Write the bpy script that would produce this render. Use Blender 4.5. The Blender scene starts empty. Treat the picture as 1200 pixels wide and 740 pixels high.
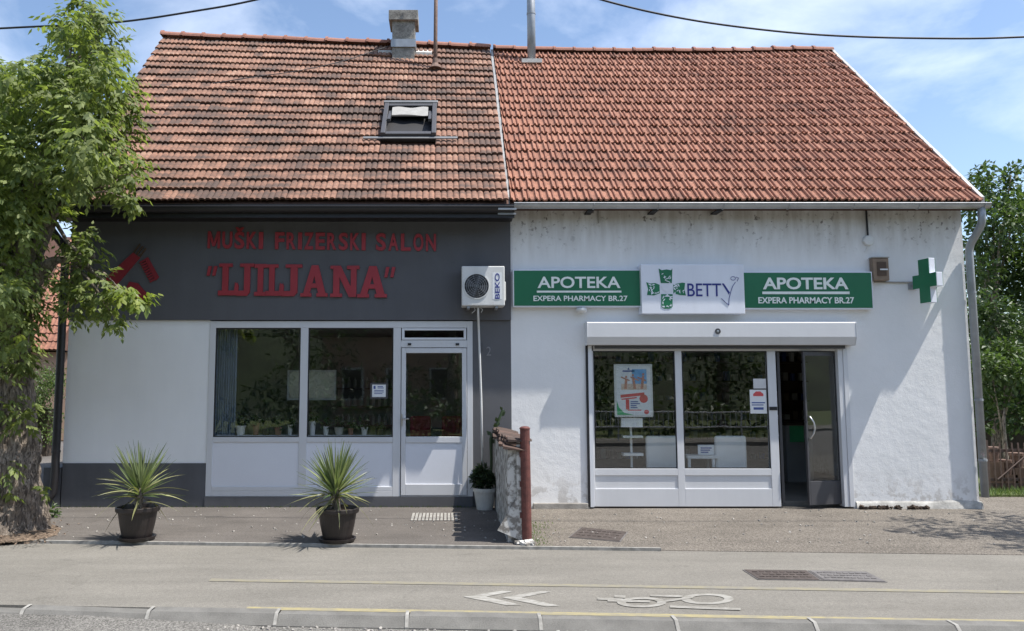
import bpy, bmesh, math, random
from mathutils import Vector, Matrix, noise, Quaternion
R = math.radians
scene = bpy.context.scene
C = scene.collection
rnd = random.Random(7)

# ------------------------------------------------------------------ camera, world, sun, exposure
EYE = Vector((0.0, -11.4, 1.71)); PITCH = R(5.46); FPX = 900.0; PX0 = 525.0; PY0 = 370.0
cam_d = bpy.data.cameras.new('camera'); cam = bpy.data.objects.new('camera', cam_d); C.objects.link(cam)
cam.location = EYE; cam.rotation_euler = (R(90) + PITCH, 0, 0)
cam_d.sensor_fit = 'HORIZONTAL'; cam_d.sensor_width = 36; cam_d.lens = 36 * FPX / 1200
cam_d.shift_x = (600 - PX0) / 1200; cam_d.clip_start = 0.1; cam_d.clip_end = 2000
scene.camera = cam

SUN = Vector((0.443, -0.134, 0.886)).normalized()
world = bpy.data.worlds.new('World'); scene.world = world; world.use_nodes = True
nt = world.node_tree; nt.nodes.clear()
sky = nt.nodes.new('ShaderNodeTexSky'); sky.sky_type = 'NISHITA'; sky.sun_disc = False
sky.sun_elevation = math.asin(SUN.z); sky.sun_rotation = math.atan2(SUN.x, SUN.y)
sky.air_density = 1.0; sky.dust_density = 0.9; sky.ozone_density = 1.5
tc = nt.nodes.new('ShaderNodeTexCoord')
mp = nt.nodes.new('ShaderNodeMapping'); mp.inputs['Scale'].default_value = (1.0, 1.0, 2.2); mp.inputs['Location'].default_value = (0.35, 0.1, 0.2)
cl = nt.nodes.new('ShaderNodeTexNoise'); cl.inputs['Scale'].default_value = 3.1; cl.inputs['Detail'].default_value = 9; cl.inputs['Roughness'].default_value = 0.56; cl.inputs['Distortion'].default_value = 0.35
rm = nt.nodes.new('ShaderNodeValToRGB'); rm.color_ramp.elements[0].position = 0.46; rm.color_ramp.elements[1].position = 0.80
rm.color_ramp.elements[1].color = (0.7, 0.7, 0.7, 1)
mx = nt.nodes.new('ShaderNodeMix'); mx.data_type = 'RGBA'
mx.inputs['B'].default_value = (7.2, 7.7, 8.6, 1)
bg = nt.nodes.new('ShaderNodeBackground'); bg.inputs['Strength'].default_value = 0.118
wo = nt.nodes.new('ShaderNodeOutputWorld')
L = nt.links.new
L(tc.outputs['Generated'], mp.inputs['Vector']); L(mp.outputs[0], cl.inputs['Vector']); L(cl.outputs['Fac'], rm.inputs['Fac'])
L(rm.outputs['Color'], mx.inputs['Factor']); L(sky.outputs[0], mx.inputs['A']); L(mx.outputs['Result'], bg.inputs['Color']); L(bg.outputs[0], wo.inputs['Surface'])

sun_d = bpy.data.lights.new('sun', 'SUN'); sun_d.energy = 3.9; sun_d.angle = R(0.53); sun_d.color = (1.0, 0.955, 0.89)
sun_o = bpy.data.objects.new('sun', sun_d); C.objects.link(sun_o); sun_o.location = (12, -6, 20)
sun_o.rotation_euler = SUN.to_track_quat('Z', 'Y').to_euler()

vs = scene.view_settings
scene.display_settings.display_device = 'sRGB'
vs.view_transform = 'Standard'; vs.look = 'None'; vs.gamma = 1.0; vs.use_curve_mapping = False; vs.exposure = 0.86
scene.cycles.max_bounces = 8; scene.cycles.transparent_max_bounces = 16; scene.cycles.glossy_bounces = 4; scene.cycles.diffuse_bounces = 4

# ------------------------------------------------------------------ measuring: where a sight line of the photo meets a real plane
SP, CP = math.sin(PITCH), math.cos(PITCH)
def ray(px, py):
    a = (px - PX0) / FPX; b = (PY0 - py) / FPX
    return Vector((a, CP - b * SP, SP + b * CP))
def at(px, py, Y=0.0):
    d = ray(px, py); return EYE + d * ((Y - EYE.y) / d.y)
def gr(px, py, z=0.0):
    d = ray(px, py); return EYE + d * ((z - EYE.z) / d.z)
def X(px, py, Y=0.0): return at(px, py, Y).x
def Z(py, Y=0.0): return at(525, py, Y).z

# ------------------------------------------------------------------ objects
ORG = {}
def props(o, label=None, cat=None, group=None, kind=None):
    if label: o['label'] = label
    if cat: o['category'] = cat
    if group: o['group'] = group
    if kind: o['kind'] = kind
    return o
def thing(name, label, cat, loc, group=None):
    o = bpy.data.objects.new(name, None); C.objects.link(o); o.location = loc; o.empty_display_size = 0.2
    ORG[o] = Vector(loc)
    return props(o, label, cat, group)

class MB:
    def __init__(s): s.v = []; s.f = []
    def add(s, vs_, fs):
        n = len(s.v); s.v += [Vector(v) for v in vs_]; s.f += [[i + n for i in f] for f in fs]; return s
    def box(s, x0, x1, y0, y1, z0, z1, M=None):
        if x0 > x1: x0, x1 = x1, x0
        if y0 > y1: y0, y1 = y1, y0
        if z0 > z1: z0, z1 = z1, z0
        vs_ = [Vector(p) for p in ((x0,y0,z0),(x1,y0,z0),(x1,y1,z0),(x0,y1,z0),(x0,y0,z1),(x1,y0,z1),(x1,y1,z1),(x0,y1,z1))]
        if M: vs_ = [M @ v for v in vs_]
        return s.add(vs_, [(0,3,2,1),(4,5,6,7),(0,1,5,4),(1,2,6,5),(2,3,7,6),(3,0,4,7)])
    def prism(s, poly, y0, y1, M=None):   # poly in (x,z), pushed from y0 (front) to y1
        n = len(poly)
        a = sum(poly[i][0]*poly[(i+1)%n][1] - poly[(i+1)%n][0]*poly[i][1] for i in range(n))
        if a < 0: poly = poly[::-1]
        vs_ = [Vector((p[0], y0, p[1])) for p in poly] + [Vector((p[0], y1, p[1])) for p in poly]
        if M: vs_ = [M @ v for v in vs_]
        fs = [tuple(range(n)), tuple(range(2*n-1, n-1, -1))] + [(i, n+i, n+(i+1)%n, (i+1)%n) for i in range(n)]
        return s.add(vs_, fs)
    def slab(s, pts, z0, z1):             # pts in (x,y) ccw
        n = len(pts)
        a = sum(pts[i][0]*pts[(i+1)%n][1] - pts[(i+1)%n][0]*pts[i][1] for i in range(n))
        if a < 0: pts = pts[::-1]
        vs_ = [(p[0], p[1], z0) for p in pts] + [(p[0], p[1], z1) for p in pts]
        fs = [tuple(range(n-1, -1, -1)), tuple(range(n, 2*n))] + [(i, (i+1)%n, n+(i+1)%n, n+i) for i in range(n)]
        return s.add(vs_, fs)
    def tube(s, pts, r, seg=8, cap=True):
        pts = [Vector(p) for p in pts]; n = len(pts)
        rs = r if isinstance(r, (list, tuple)) else [r] * n
        vs_ = []; fs = []; prev = None
        for i, p in enumerate(pts):
            t = (pts[min(i+1, n-1)] - pts[max(i-1, 0)]).normalized()
            if prev is None: nrm = t.orthogonal().normalized()
            else:
                nrm = prev - t * prev.dot(t)
                nrm = nrm.normalized() if nrm.length > 1e-6 else t.orthogonal().normalized()
            prev = nrm; b = t.cross(nrm)
            for k in range(seg):
                a = 2*math.pi*k/seg; vs_.append(p + (nrm*math.cos(a) + b*math.sin(a)) * rs[i])
        for i in range(n-1):
            for k in range(seg):
                fs.append((i*seg+k, i*seg+(k+1)%seg, (i+1)*seg+(k+1)%seg, (i+1)*seg+k))
        if cap: fs.append(tuple(range(seg-1, -1, -1))); fs.append(tuple((n-1)*seg+k for k in range(seg)))
        return s.add(vs_, fs)
    def lathe(s, prof, c, seg=28, M=None):
        c = Vector(c); vs_ = []; fs = []; n = len(prof)
        for (r, z) in prof:
            for k in range(seg):
                a = 2*math.pi*k/seg; v = Vector((r*math.cos(a), r*math.sin(a), z))
                vs_.append(c + (M @ v if M else v))
        for i in range(n-1):
            for k in range(seg):
                fs.append((i*seg+k, i*seg+(k+1)%seg, (i+1)*seg+(k+1)%seg, (i+1)*seg+k))
        fs.append(tuple(range(seg-1, -1, -1))); fs.append(tuple((n-1)*seg+k for k in range(seg)))
        return s.add(vs_, fs)
    def mesh(s, name, m, off=Vector((0,0,0)), smooth=False):
        me = bpy.data.meshes.new(name)
        me.from_pydata([v - off for v in s.v], [], s.f); me.materials.append(m)
        if smooth: me.polygons.foreach_set('use_smooth', [True]*len(me.polygons))
        me.update(); return me
    def build(s, name, m, parent=None, smooth=False, bevel=0.0, org=None):
        off = ORG[parent] if parent is not None else (Vector(org) if org is not None else Vector((0,0,0)))
        o = bpy.data.objects.new(name, s.mesh(name, m, off, smooth)); C.objects.link(o); ORG[o] = off
        if parent is not None: o.parent = parent
        else: o.location = off
        if bevel:
            b = o.modifiers.new('bevel', 'BEVEL'); b.width = bevel; b.segments = 2; b.limit_method = 'ANGLE'; b.angle_limit = R(40)
        if smooth:
            pass
        return o
def copy_of(o, parent=None, **kw):
    c = o.copy(); C.objects.link(c)
    if parent is not None: c.parent = parent
    ORG[c] = ORG.get(o, Vector((0,0,0)))
    return c

# ------------------------------------------------------------------ materials
def ng(m): return m.node_tree
class MT:
    def __init__(s, name):
        s.m = bpy.data.materials.new(name); s.m.use_nodes = True; s.t = s.m.node_tree; s.t.nodes.clear()
        s.o = s.n('ShaderNodeOutputMaterial'); s.p = s.n('ShaderNodeBsdfPrincipled'); s.l(s.p.outputs[0], s.o.inputs['Surface'])
        s.co = s.n('ShaderNodeTexCoord').outputs['Object']
    def n(s, t, **kw):
        nd = s.t.nodes.new(t)
        for k, v in kw.items():
            if k[0] == '_': setattr(nd, k[1:], v)
            else: s.set(nd, k, v)
        return nd
    def set(s, nd, k, v):
        i = nd.inputs[k.replace('_', ' ')] if isinstance(k, str) else nd.inputs[k]
        if hasattr(v, 'is_output'): s.l(v, i)
        elif isinstance(v, tuple) and len(v) == 3 and i.type == 'RGBA': i.default_value = (*v, 1)
        else: i.default_value = v
    def l(s, a, b): s.t.links.new(a, b)
    def noise(s, scale, detail=4, rough=0.55, vec=None, stretch=None, dist=0.0):
        v = vec or s.co
        if stretch:
            mpn = s.n('ShaderNodeMapping', Vector=v, Scale=stretch); v = mpn.outputs[0]
        return s.n('ShaderNodeTexNoise', Vector=v, Scale=float(scale), Detail=float(detail), Roughness=rough, Distortion=dist).outputs['Fac']
    def ramp(s, fac, stops):
        r = s.n('ShaderNodeValToRGB', Fac=fac); e = r.color_ramp.elements
        while len(e) < len(stops): e.new(0.5)
        for el, (p, c) in zip(e, stops):
            el.position = p; el.color = (c, c, c, 1) if isinstance(c, (int, float)) else (*c, 1)
        return r.outputs['Color']
    def mix(s, fac, a, b, mode='MIX'):
        nd = s.n('ShaderNodeMix', _data_type='RGBA', _blend_type=mode)
        for i, v in ((0, fac), (6, a), (7, b)):
            if hasattr(v, 'is_output'): s.l(v, nd.inputs[i])
            elif isinstance(v, tuple): nd.inputs[i].default_value = (*v, 1)
            else: nd.inputs[i].default_value = v
        return nd.outputs[2]
    def math(s, op, a, b=0.0, clamp=False):
        nd = s.n('ShaderNodeMath', _operation=op, _use_clamp=clamp)
        for i, v in ((0, a), (1, b)):
            if hasattr(v, 'is_output'): s.l(v, nd.inputs[i])
            else: nd.inputs[i].default_value = v
        return nd.outputs[0]
    def bump(s, h, strength=0.3, dist=0.01):
        b = s.n('ShaderNodeBump', Height=h, Strength=strength, Distance=dist); s.l(b.outputs[0], s.p.inputs['Normal']); return s
    def fin(s, col, rough=0.8, metal=0.0, spec=None):
        s.set(s.p, 'Base Color', col); s.set(s.p, 'Roughness', rough); s.set(s.p, 'Metallic', metal)
        if spec is not None: s.set(s.p, 'Specular IOR Level', spec)
        return s.m
def scal(c, k): return tuple(min(1.0, x*k) for x in c)
def plain(name, col, rough=0.7, var=0.12, scale=6.0, bump=0.0, bscale=80.0, metal=0.0, spec=None, fine=0.06, streak=0.0):
    t = MT(name)
    a = t.ramp(t.noise(scale, 5), [(0.3, scal(col, 1-var)), (0.7, scal(col, 1+var))])
    if fine: a = t.mix(1.0, a, t.ramp(t.noise(bscale, 3), [(0.3, 1-fine), (0.7, 1.0)]), 'MULTIPLY')
    if streak:
        a = t.mix(1.0, a, t.ramp(t.noise(3.5, 5, 0.65, stretch=(1.6, 1.6, 0.18)), [(0.35, 1-streak), (0.6, 1.0)]), 'MULTIPLY')
        a = t.mix(1.0, a, t.ramp(t.noise(9, 6, 0.7), [(0.62, 1.0), (0.74, 1-streak*1.4)]), 'MULTIPLY')
    if bump: t.bump(t.noise(bscale, 4), bump, 0.01)
    return t.fin(a, rough, metal, spec)

M = {}
M['dark_render'] = plain('dark_render', (0.112, 0.114, 0.124), 0.9, 0.09, 1.1, 0.25, 140, streak=.06)
M['plinth_render'] = plain('plinth_render', (0.105, 0.107, 0.115), 0.9, 0.1, 2.2, 0.25, 120, streak=.07)
M['grey_render'] = plain('grey_render', (0.12, 0.122, 0.13), 0.9, 0.08, 2.0, 0.3, 120)
M['light_render'] = plain('light_render', (0.85, 0.865, 0.87), 0.9, 0.035, 1.0, 0.22, 150, fine=0.03, streak=.02)
M['black_metal'] = plain('black_metal', (0.018, 0.017, 0.019), 0.45, 0.2, 4)
M['white_alu'] = plain('white_alu', (0.64, 0.65, 0.665), 0.45, 0.03, 1.5, fine=0.02, streak=.03)
M['grey_alu'] = plain('grey_alu', (0.70, 0.72, 0.75), 0.5, 0.03, 1.5, fine=0.03)
M['panel_grey'] = plain('panel_grey', (0.74, 0.76, 0.81), 0.55, 0.03, 1.2, fine=0.03)
M['dark_alu'] = plain('dark_alu', (0.062, 0.062, 0.068), 0.45, 0.1, 4)
M['zinc'] = plain('zinc', (0.42, 0.43, 0.44), 0.42, 0.16, 5, metal=0.55, bscale=40)
M['galv'] = plain('galv', (0.33, 0.35, 0.37), 0.45, 0.14, 5, metal=0.4)
M['flashing'] = plain('flashing', (0.62, 0.63, 0.64), 0.5, 0.12, 6)
M['strip_grey'] = plain('strip_grey', (0.33, 0.335, 0.335), 0.55, 0.3, 5, bscale=25, fine=.25)
M['apron'] = plain('apron_metal', (0.16, 0.165, 0.17), 0.5, 0.15, 6)
M['numeral_grey'] = plain('numeral_grey', (0.22, 0.22, 0.23), 0.7)
M['rubber'] = plain('rubber', (0.02, 0.02, 0.02), 0.7)
M['steel'] = plain('steel', (0.6, 0.6, 0.6), 0.3, 0.05, 4, metal=0.9)
M['red_letter'] = plain('red_letter', (0.34, 0.030, 0.042), 0.55, 0.1, 3)
M['red_dark'] = plain('red_dark', (0.26, 0.022, 0.034), 0.6, 0.1, 3)
M['sign_green'] = plain('sign_green', (0.012, 0.145, 0.065), 0.35, 0.06, 2)
M['cross_green'] = plain('cross_green', (0.012, 0.17, 0.075), 0.4, 0.1, 3)
M['sign_white'] = plain('sign_white', (0.74, 0.77, 0.84), 0.4, 0.03, 2, fine=0.02, streak=.05)
M['print_white'] = plain('print_white', (0.80, 0.85, 0.82), 0.5, 0.05, 9, fine=0.05)
M['navy'] = plain('navy', (0.02, 0.03, 0.22), 0.4)
M['print_navy'] = plain('print_navy', (0.06, 0.10, 0.30), 0.6)
M['plastic_white'] = plain('plastic_white', (0.68, 0.685, 0.67), 0.45, 0.04, 3, streak=.08)
M['black'] = plain('black', (0.012, 0.012, 0.014), 0.6)
M['room_wall'] = plain('room_wall', (0.34, 0.34, 0.33), 0.9, 0.2, 1)
M['room_floor'] = plain('room_floor', (0.26, 0.24, 0.21), 0.6, 0.2, 2)
M['curtain'] = plain('curtain', (0.16, 0.20, 0.27), 0.9, 0.15, 6)
M['chair_white'] = plain('chair_white', (0.72, 0.73, 0.72), 0.55, 0.05, 3)
M['wood_dark'] = plain('wood_dark', (0.09, 0.055, 0.035), 0.6, 0.25, 4)
M['pot_plastic'] = plain('pot_plastic', (0.022, 0.017, 0.016), 0.42, 0.2, 5, fine=0.15)
M['pot_white'] = plain('pot_white', (0.62, 0.61, 0.57), 0.6, 0.12, 5)
M['terracotta'] = plain('terracotta', (0.24, 0.12, 0.08), 0.8, 0.15, 6)
M['soil'] = plain('soil', (0.06, 0.042, 0.03), 0.95, 0.35, 14, 0.8, 40)
M['yellowed'] = plain('yellowed', (0.36, 0.34, 0.30), 0.6, 0.12, 8)
M['beige_box'] = plain('beige_box', (0.23, 0.165, 0.115), 0.6, 0.18, 8)
M['rust_post'] = plain('rust_post', (0.125, 0.042, 0.034), 0.75, 0.35, 16, 0.4, 90)
M['rust'] = plain('rust', (0.16, 0.10, 0.075), 0.8, 0.35, 20, 0.3, 90)
M['fence_brown'] = plain('fence_brown', (0.085, 0.055, 0.043), 0.7, 0.25, 8)
M['white_paint_old'] = None
M['cement'] = plain('cement', (0.34, 0.32, 0.29), 0.95, 0.25, 6, 0.6, 60)
M['kerb_stone'] = plain('kerb_stone', (0.178, 0.172, 0.157), 0.92, 0.2, 5, 0.5, 130, fine=0.25)
M['mortar'] = plain('mortar', (0.55, 0.54, 0.51), 0.95, 0.15, 9)
M['joint'] = plain('joint', (0.30, 0.29, 0.265), 0.95, 0.3, 14)
M['ledge'] = plain('ledge_plaster', (0.46, 0.45, 0.42), 0.95, 0.3, 7, 0.6, 50, fine=.2)
M['iron'] = plain('iron', (0.085, 0.068, 0.06), 0.75, 0.3, 12, 0.5, 60, metal=0.3)
M['iron_light'] = plain('iron_light', (0.15, 0.14, 0.135), 0.75, 0.25, 10, 0.6, 50, metal=0.2)
M['rail'] = plain('rail', (0.55, 0.55, 0.54), 0.6)
M['paper'] = plain('paper', (0.75, 0.77, 0.78), 0.7, 0.03, 3)
M['poster_blue'] = plain('poster_blue', (0.18, 0.40, 0.68), 0.6, 0.2, 14)
M['poster_skin'] = plain('poster_skin', (0.52, 0.24, 0.17), 0.6, 0.35, 40)
M['poster_red'] = plain('poster_red', (0.62, 0.09, 0.09), 0.6)
M['poster_sand'] = plain('poster_sand', (0.66, 0.52, 0.43), 0.6, 0.2, 30)
M['poster_green'] = plain('poster_green', (0.06, 0.40, 0.16), 0.6)
M['red_cloth'] = plain('red_cloth', (0.36, 0.03, 0.05), 0.9, 0.2, 8)
M['hedge_stem'] = plain('hedge_stem', (0.07, 0.05, 0.035), 0.9)
M['house_wall'] = plain('house_wall', (0.42, 0.27, 0.20), 0.9, 0.1, 1)
M['house_pale'] = plain('house_pale', (0.55, 0.50, 0.42), 0.9, 0.1, 1)
M['cable'] = plain('cable', (0.02, 0.02, 0.024), 0.6)
M['cloth_blind'] = plain('cloth_blind', (0.34, 0.33, 0.31), 0.8, 0.12, 9)

def old_wall():
    t = MT('old_wall')
    geo = t.n('ShaderNodeNewGeometry').outputs['Position']
    sep = t.n('ShaderNodeSeparateXYZ', Vector=geo)
    base = t.ramp(t.noise(1.1, 6, vec=geo), [(0.3, (0.75, 0.755, 0.75)), (0.7, (0.83, 0.83, 0.825))])
    streak = t.noise(2.2, 5, 0.6, vec=geo, stretch=(3.0, 3.0, 0.55))
    # grime with its own shape: grows denser towards the eaves, washed down in streaks
    hi = t.n('ShaderNodeMapRange', Value=sep.outputs[2], _interpolation_type='SMOOTHSTEP')
    t.set(hi, 'From Min', Z(330)); t.set(hi, 'From Max', Z(238)); 
    g = t.math('MULTIPLY', hi.outputs[0], t.ramp(streak, [(0.3, 0.15), (0.72, 1.0)]))
    col = t.mix(t.math('MULTIPLY', g, 0.80), base, (0.30, 0.26, 0.21))
    spk = t.ramp(t.noise(13, 4, 0.65, vec=geo), [(0.565, 0.0), (0.63, 1.0)])
    band = t.n('ShaderNodeMapRange', Value=sep.outputs[2]); t.set(band, 'From Min', Z(300)); t.set(band, 'From Max', Z(258))
    pat = t.ramp(t.noise(1.6, 3, vec=geo), [(0.40, 0.0), (0.56, 1.0)])
    col = t.mix(t.math('MULTIPLY', t.math('MULTIPLY', spk, band.outputs[0]), t.math('MULTIPLY', pat, 0.85)), col, (0.10, 0.08, 0.07))
    lo = t.n('ShaderNodeMapRange', Value=sep.outputs[2]); t.set(lo, 'From Min', 0.55); t.set(lo, 'From Max', 0.0)
    pl = t.ramp(t.noise(5.0, 6, 0.65, vec=geo), [(0.50, 0.0), (0.56, 1.0)])
    col = t.mix(t.math('MULTIPLY', t.math('MULTIPLY', lo.outputs[0], pl), 0.7), col, (0.40, 0.37, 0.33))
    h = t.math('ADD', t.math('MULTIPLY', t.noise(55, 5, 0.6, vec=geo), 0.55), t.math('MULTIPLY', t.noise(6, 4, vec=geo), 1.6))
    t.bump(h, 0.22, 0.02)
    return t.fin(col, 0.92)
M['old_wall'] = old_wall()

def painted_old():
    t = MT('white_paint_old')
    p = t.ramp(t.noise(9, 6, 0.65), [(0.46, 0.0), (0.56, 1.0)])
    col = t.mix(p, (0.55, 0.54, 0.51), (0.20, 0.185, 0.165))
    t.bump(t.noise(30, 5), 0.5, 0.01)
    return t.fin(col, 0.9)
M['white_paint_old'] = painted_old()

def concrete_old():
    t = MT('concrete_old')
    a = t.ramp(t.noise(7, 6, 0.65), [(0.28, (0.12, 0.11, 0.10)), (0.5, (0.26, 0.245, 0.22)), (0.75, (0.42, 0.40, 0.36))])
    a = t.mix(t.ramp(t.noise(40, 3), [(0.55, 0.0), (0.65, 0.6)]), a, (0.07, 0.065, 0.06))
    t.bump(t.noise(60, 5), 0.6, 0.01)
    return t.fin(a, 0.95)
M['concrete_old'] = concrete_old()

def asphalt(name, col, grain=0.25, patch=0.12, gscale=170, spots=0.3, bumpy=0.5, crack=0.0):
    t = MT(name)
    geo = t.n('ShaderNodeNewGeometry').outputs['Position']
    big = t.ramp(t.noise(0.9, 6, 0.6, vec=geo, dist=0.4), [(0.3, scal(col, 1-patch)), (0.7, scal(col, 1+patch))])
    streak = t.ramp(t.noise(1.3, 5, 0.65, vec=geo, stretch=(0.35, 2.5, 1)), [(0.35, 0.90), (0.65, 1.06)])
    big = t.mix(1.0, big, streak, 'MULTIPLY')
    gr_ = t.n('ShaderNodeTexVoronoi', Vector=geo, Scale=float(gscale))
    g = t.ramp(gr_.outputs['Color'], [(0.2, 1-grain), (0.8, 1+grain)])
    c = t.mix(1.0, big, g, 'MULTIPLY')
    med = t.ramp(t.noise(48, 4, 0.75, vec=geo), [(0.3, 1-grain*1.1), (0.7, 1+grain*0.8)])
    c = t.mix(1.0, c, med, 'MULTIPLY')
    sp = t.ramp(t.noise(2.3, 5, 0.7, vec=geo, stretch=(0.6, 1.9, 1)), [(0.63, 0.0), (0.68, 1.0)])
    c = t.mix(t.math('MULTIPLY', sp, spots), c, scal(col, 0.55))
    if crack:
        nv = t.n('ShaderNodeTexNoise', Vector=geo, Scale=2.2, Detail=6.0, Roughness=0.7)
        wv = t.n('ShaderNodeVectorMath', _operation='MULTIPLY_ADD'); t.l(nv.outputs['Color'], wv.inputs[0]); wv.inputs[1].default_value = (0.9, 0.9, 0.0); t.l(geo, wv.inputs[2])
        vo = t.n('ShaderNodeTexVoronoi', Vector=wv.outputs[0], Scale=0.55, _feature='DISTANCE_TO_EDGE')
        cr_ = t.ramp(vo.outputs['Distance'], [(0.0, 1.0), (0.012, 0.0)])
        gate = t.ramp(t.noise(0.7, 3, vec=geo), [(0.45, 0.0), (0.6, 1.0)])
        c = t.mix(t.math('MULTIPLY', t.math('MULTIPLY', cr_, gate), crack), c, scal(col, 0.35))
    t.bump(t.math('ADD', t.noise(130, 3, vec=geo), t.math('MULTIPLY', t.noise(18, 4, vec=geo), 0.7)), bumpy, 0.008)
    return t.fin(c, 0.93, spec=0.3)
M['pavement'] = asphalt('pavement_asphalt', (0.190, 0.178, 0.155), 0.17, 0.08, 190, 0.42, 0.35, crack=0.25)
M['forecourt'] = asphalt('forecourt_asphalt', (0.128, 0.115, 0.103), 0.24, 0.16, 170, 0.40, 0.5, crack=0.45)
M['gravelly'] = asphalt('gravelly_asphalt', (0.166, 0.147, 0.124), 0.42, 0.14, 95, 0.35, 0.9, crack=0.2)
M['road'] = asphalt('road_asphalt', (0.172, 0.164, 0.149), 0.42, 0.14, 110, 0.35, 0.9)
M['dirt'] = asphalt('dirt', (0.17, 0.125, 0.09), 0.5, 0.3, 60, 0.4, 1.0)

def worn_paint(name, col, under, keep=0.5):
    t = MT(name)
    geo = t.n('ShaderNodeNewGeometry').outputs['Position']
    w = t.ramp(t.noise(16, 6, 0.72, vec=geo, stretch=(0.6, 1.6, 1)), [(keep-0.14, 1.0), (keep+0.14, 0.0)])
    c = t.mix(w, under, col)
    t.bump(t.noise(130, 3, vec=geo), 0.3, 0.006)
    return t.fin(c, 0.85)
M['yellow_line'] = worn_paint('yellow_line', (0.33, 0.28, 0.135), (0.21, 0.195, 0.155), 0.50)
M['yellow_faint'] = worn_paint('yellow_faint', (0.265, 0.235, 0.140), (0.193, 0.181, 0.155), 0.45)
M['white_mark'] = worn_paint('white_mark', (0.37, 0.36, 0.33), (0.197, 0.185, 0.16), 0.49)
M['white_faint'] = worn_paint('white_faint', (0.35, 0.34, 0.31), (0.193, 0.181, 0.156), 0.47)

def grass_mat():
    t = MT('grass_ground')
    c = t.ramp(t.noise(3, 6, 0.65), [(0.3, (0.06, 0.085, 0.025)), (0.7, (0.11, 0.13, 0.04))])
    t.bump(t.noise(40, 4), 0.8, 0.03)
    return t.fin(c, 0.95)
M['grass_ground'] = grass_mat()
M['sky_block'] = plain('sky_block_green', (0.035, 0.05, 0.018), 0.95, 0.6, 0.35, 0.9, 3, fine=.5)  # dark green of the added hill that blocks sky behind the reflected trees

def leaf_mat(name, a, b, trans=0.35, spread=0.5, rough=0.5):
    t = MT(name)
    geo = t.n('ShaderNodeNewGeometry')
    k = geo.outputs['Random Per Island']
    col = t.ramp(k, [(0.0, a), (0.75, b), (1.0, scal(b, 1.25))])
    pn = t.ramp(t.noise(1.5, 3), [(0.3, 0.8), (0.7, 1.15)])
    col = t.mix(1.0, col, pn, 'MULTIPLY')
    m = t.fin(col, rough)
    tr = t.n('ShaderNodeBsdfTranslucent', Color=t.mix(1.0, col, (1.5, 1.6, 0.8), 'MULTIPLY'))
    ms = t.n('ShaderNodeMixShader', Fac=trans); t.l(t.p.outputs[0], ms.inputs[1]); t.l(tr.outputs[0], ms.inputs[2]); t.l(ms.outputs[0], t.o.inputs['Surface'])
    return m
M['leaf'] = leaf_mat('leaf', (0.095, 0.135, 0.040), (0.205, 0.245, 0.080), 0.46, rough=.62)
M['leaf_bright'] = leaf_mat('leaf_bright', (0.13, 0.19, 0.035), (0.22, 0.26, 0.055), 0.42)
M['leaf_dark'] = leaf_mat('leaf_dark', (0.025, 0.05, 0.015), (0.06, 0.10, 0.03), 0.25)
M['leaf_mid'] = leaf_mat('leaf_mid', (0.04, 0.075, 0.022), (0.085, 0.13, 0.04), 0.3)
M['leaf_hedge'] = leaf_mat('leaf_hedge', (0.045, 0.085, 0.02), (0.11, 0.16, 0.04), 0.3)
M['succulent'] = leaf_mat('succulent', (0.02, 0.04, 0.018), (0.045, 0.075, 0.03), 0.15)

def yucca_mat(name, a, b):
    t = MT(name)
    k = t.n('ShaderNodeObjectInfo').outputs['Random']
    col = t.ramp(k, [(0.0, a), (1.0, b)])
    m = t.fin(col, 0.42)
    tr = t.n('ShaderNodeBsdfTranslucent', Color=t.mix(1.0, col, (1.3, 1.4, 0.7), 'MULTIPLY'))
    ms = t.n('ShaderNodeMixShader', Fac=0.28); t.l(t.p.outputs[0], ms.inputs[1]); t.l(tr.outputs[0], ms.inputs[2]); t.l(ms.outputs[0], t.o.inputs['Surface'])
    return m
M['yucca'] = yucca_mat('yucca', (0.075, 0.115, 0.045), (0.26, 0.30, 0.14))
M['yucca_old'] = yucca_mat('yucca_old', (0.10, 0.10, 0.045), (0.36, 0.36, 0.17))

def bark():
    t = MT('bark')
    a = t.noise(7, 8, 0.72, stretch=(1.4, 1.4, 0.6), dist=1.2)
    col = t.ramp(a, [(0.28, (0.085, 0.066, 0.053)), (0.45, (0.30, 0.245, 0.195)), (0.70, (0.50, 0.425, 0.35))])
    fu = t.ramp(t.noise(13, 6, 0.7, stretch=(2.2, 2.2, 0.4), dist=1.6), [(0.36, 0.8), (0.50, 0.0)])
    col = t.mix(fu, col, (0.055, 0.042, 0.033))
    t.bump(t.math('SUBTRACT', t.math('ADD', t.noise(26, 7, 0.75), a), fu), 1.0, 0.04)
    return t.fin(col, 0.95)
M['bark'] = bark()

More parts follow.
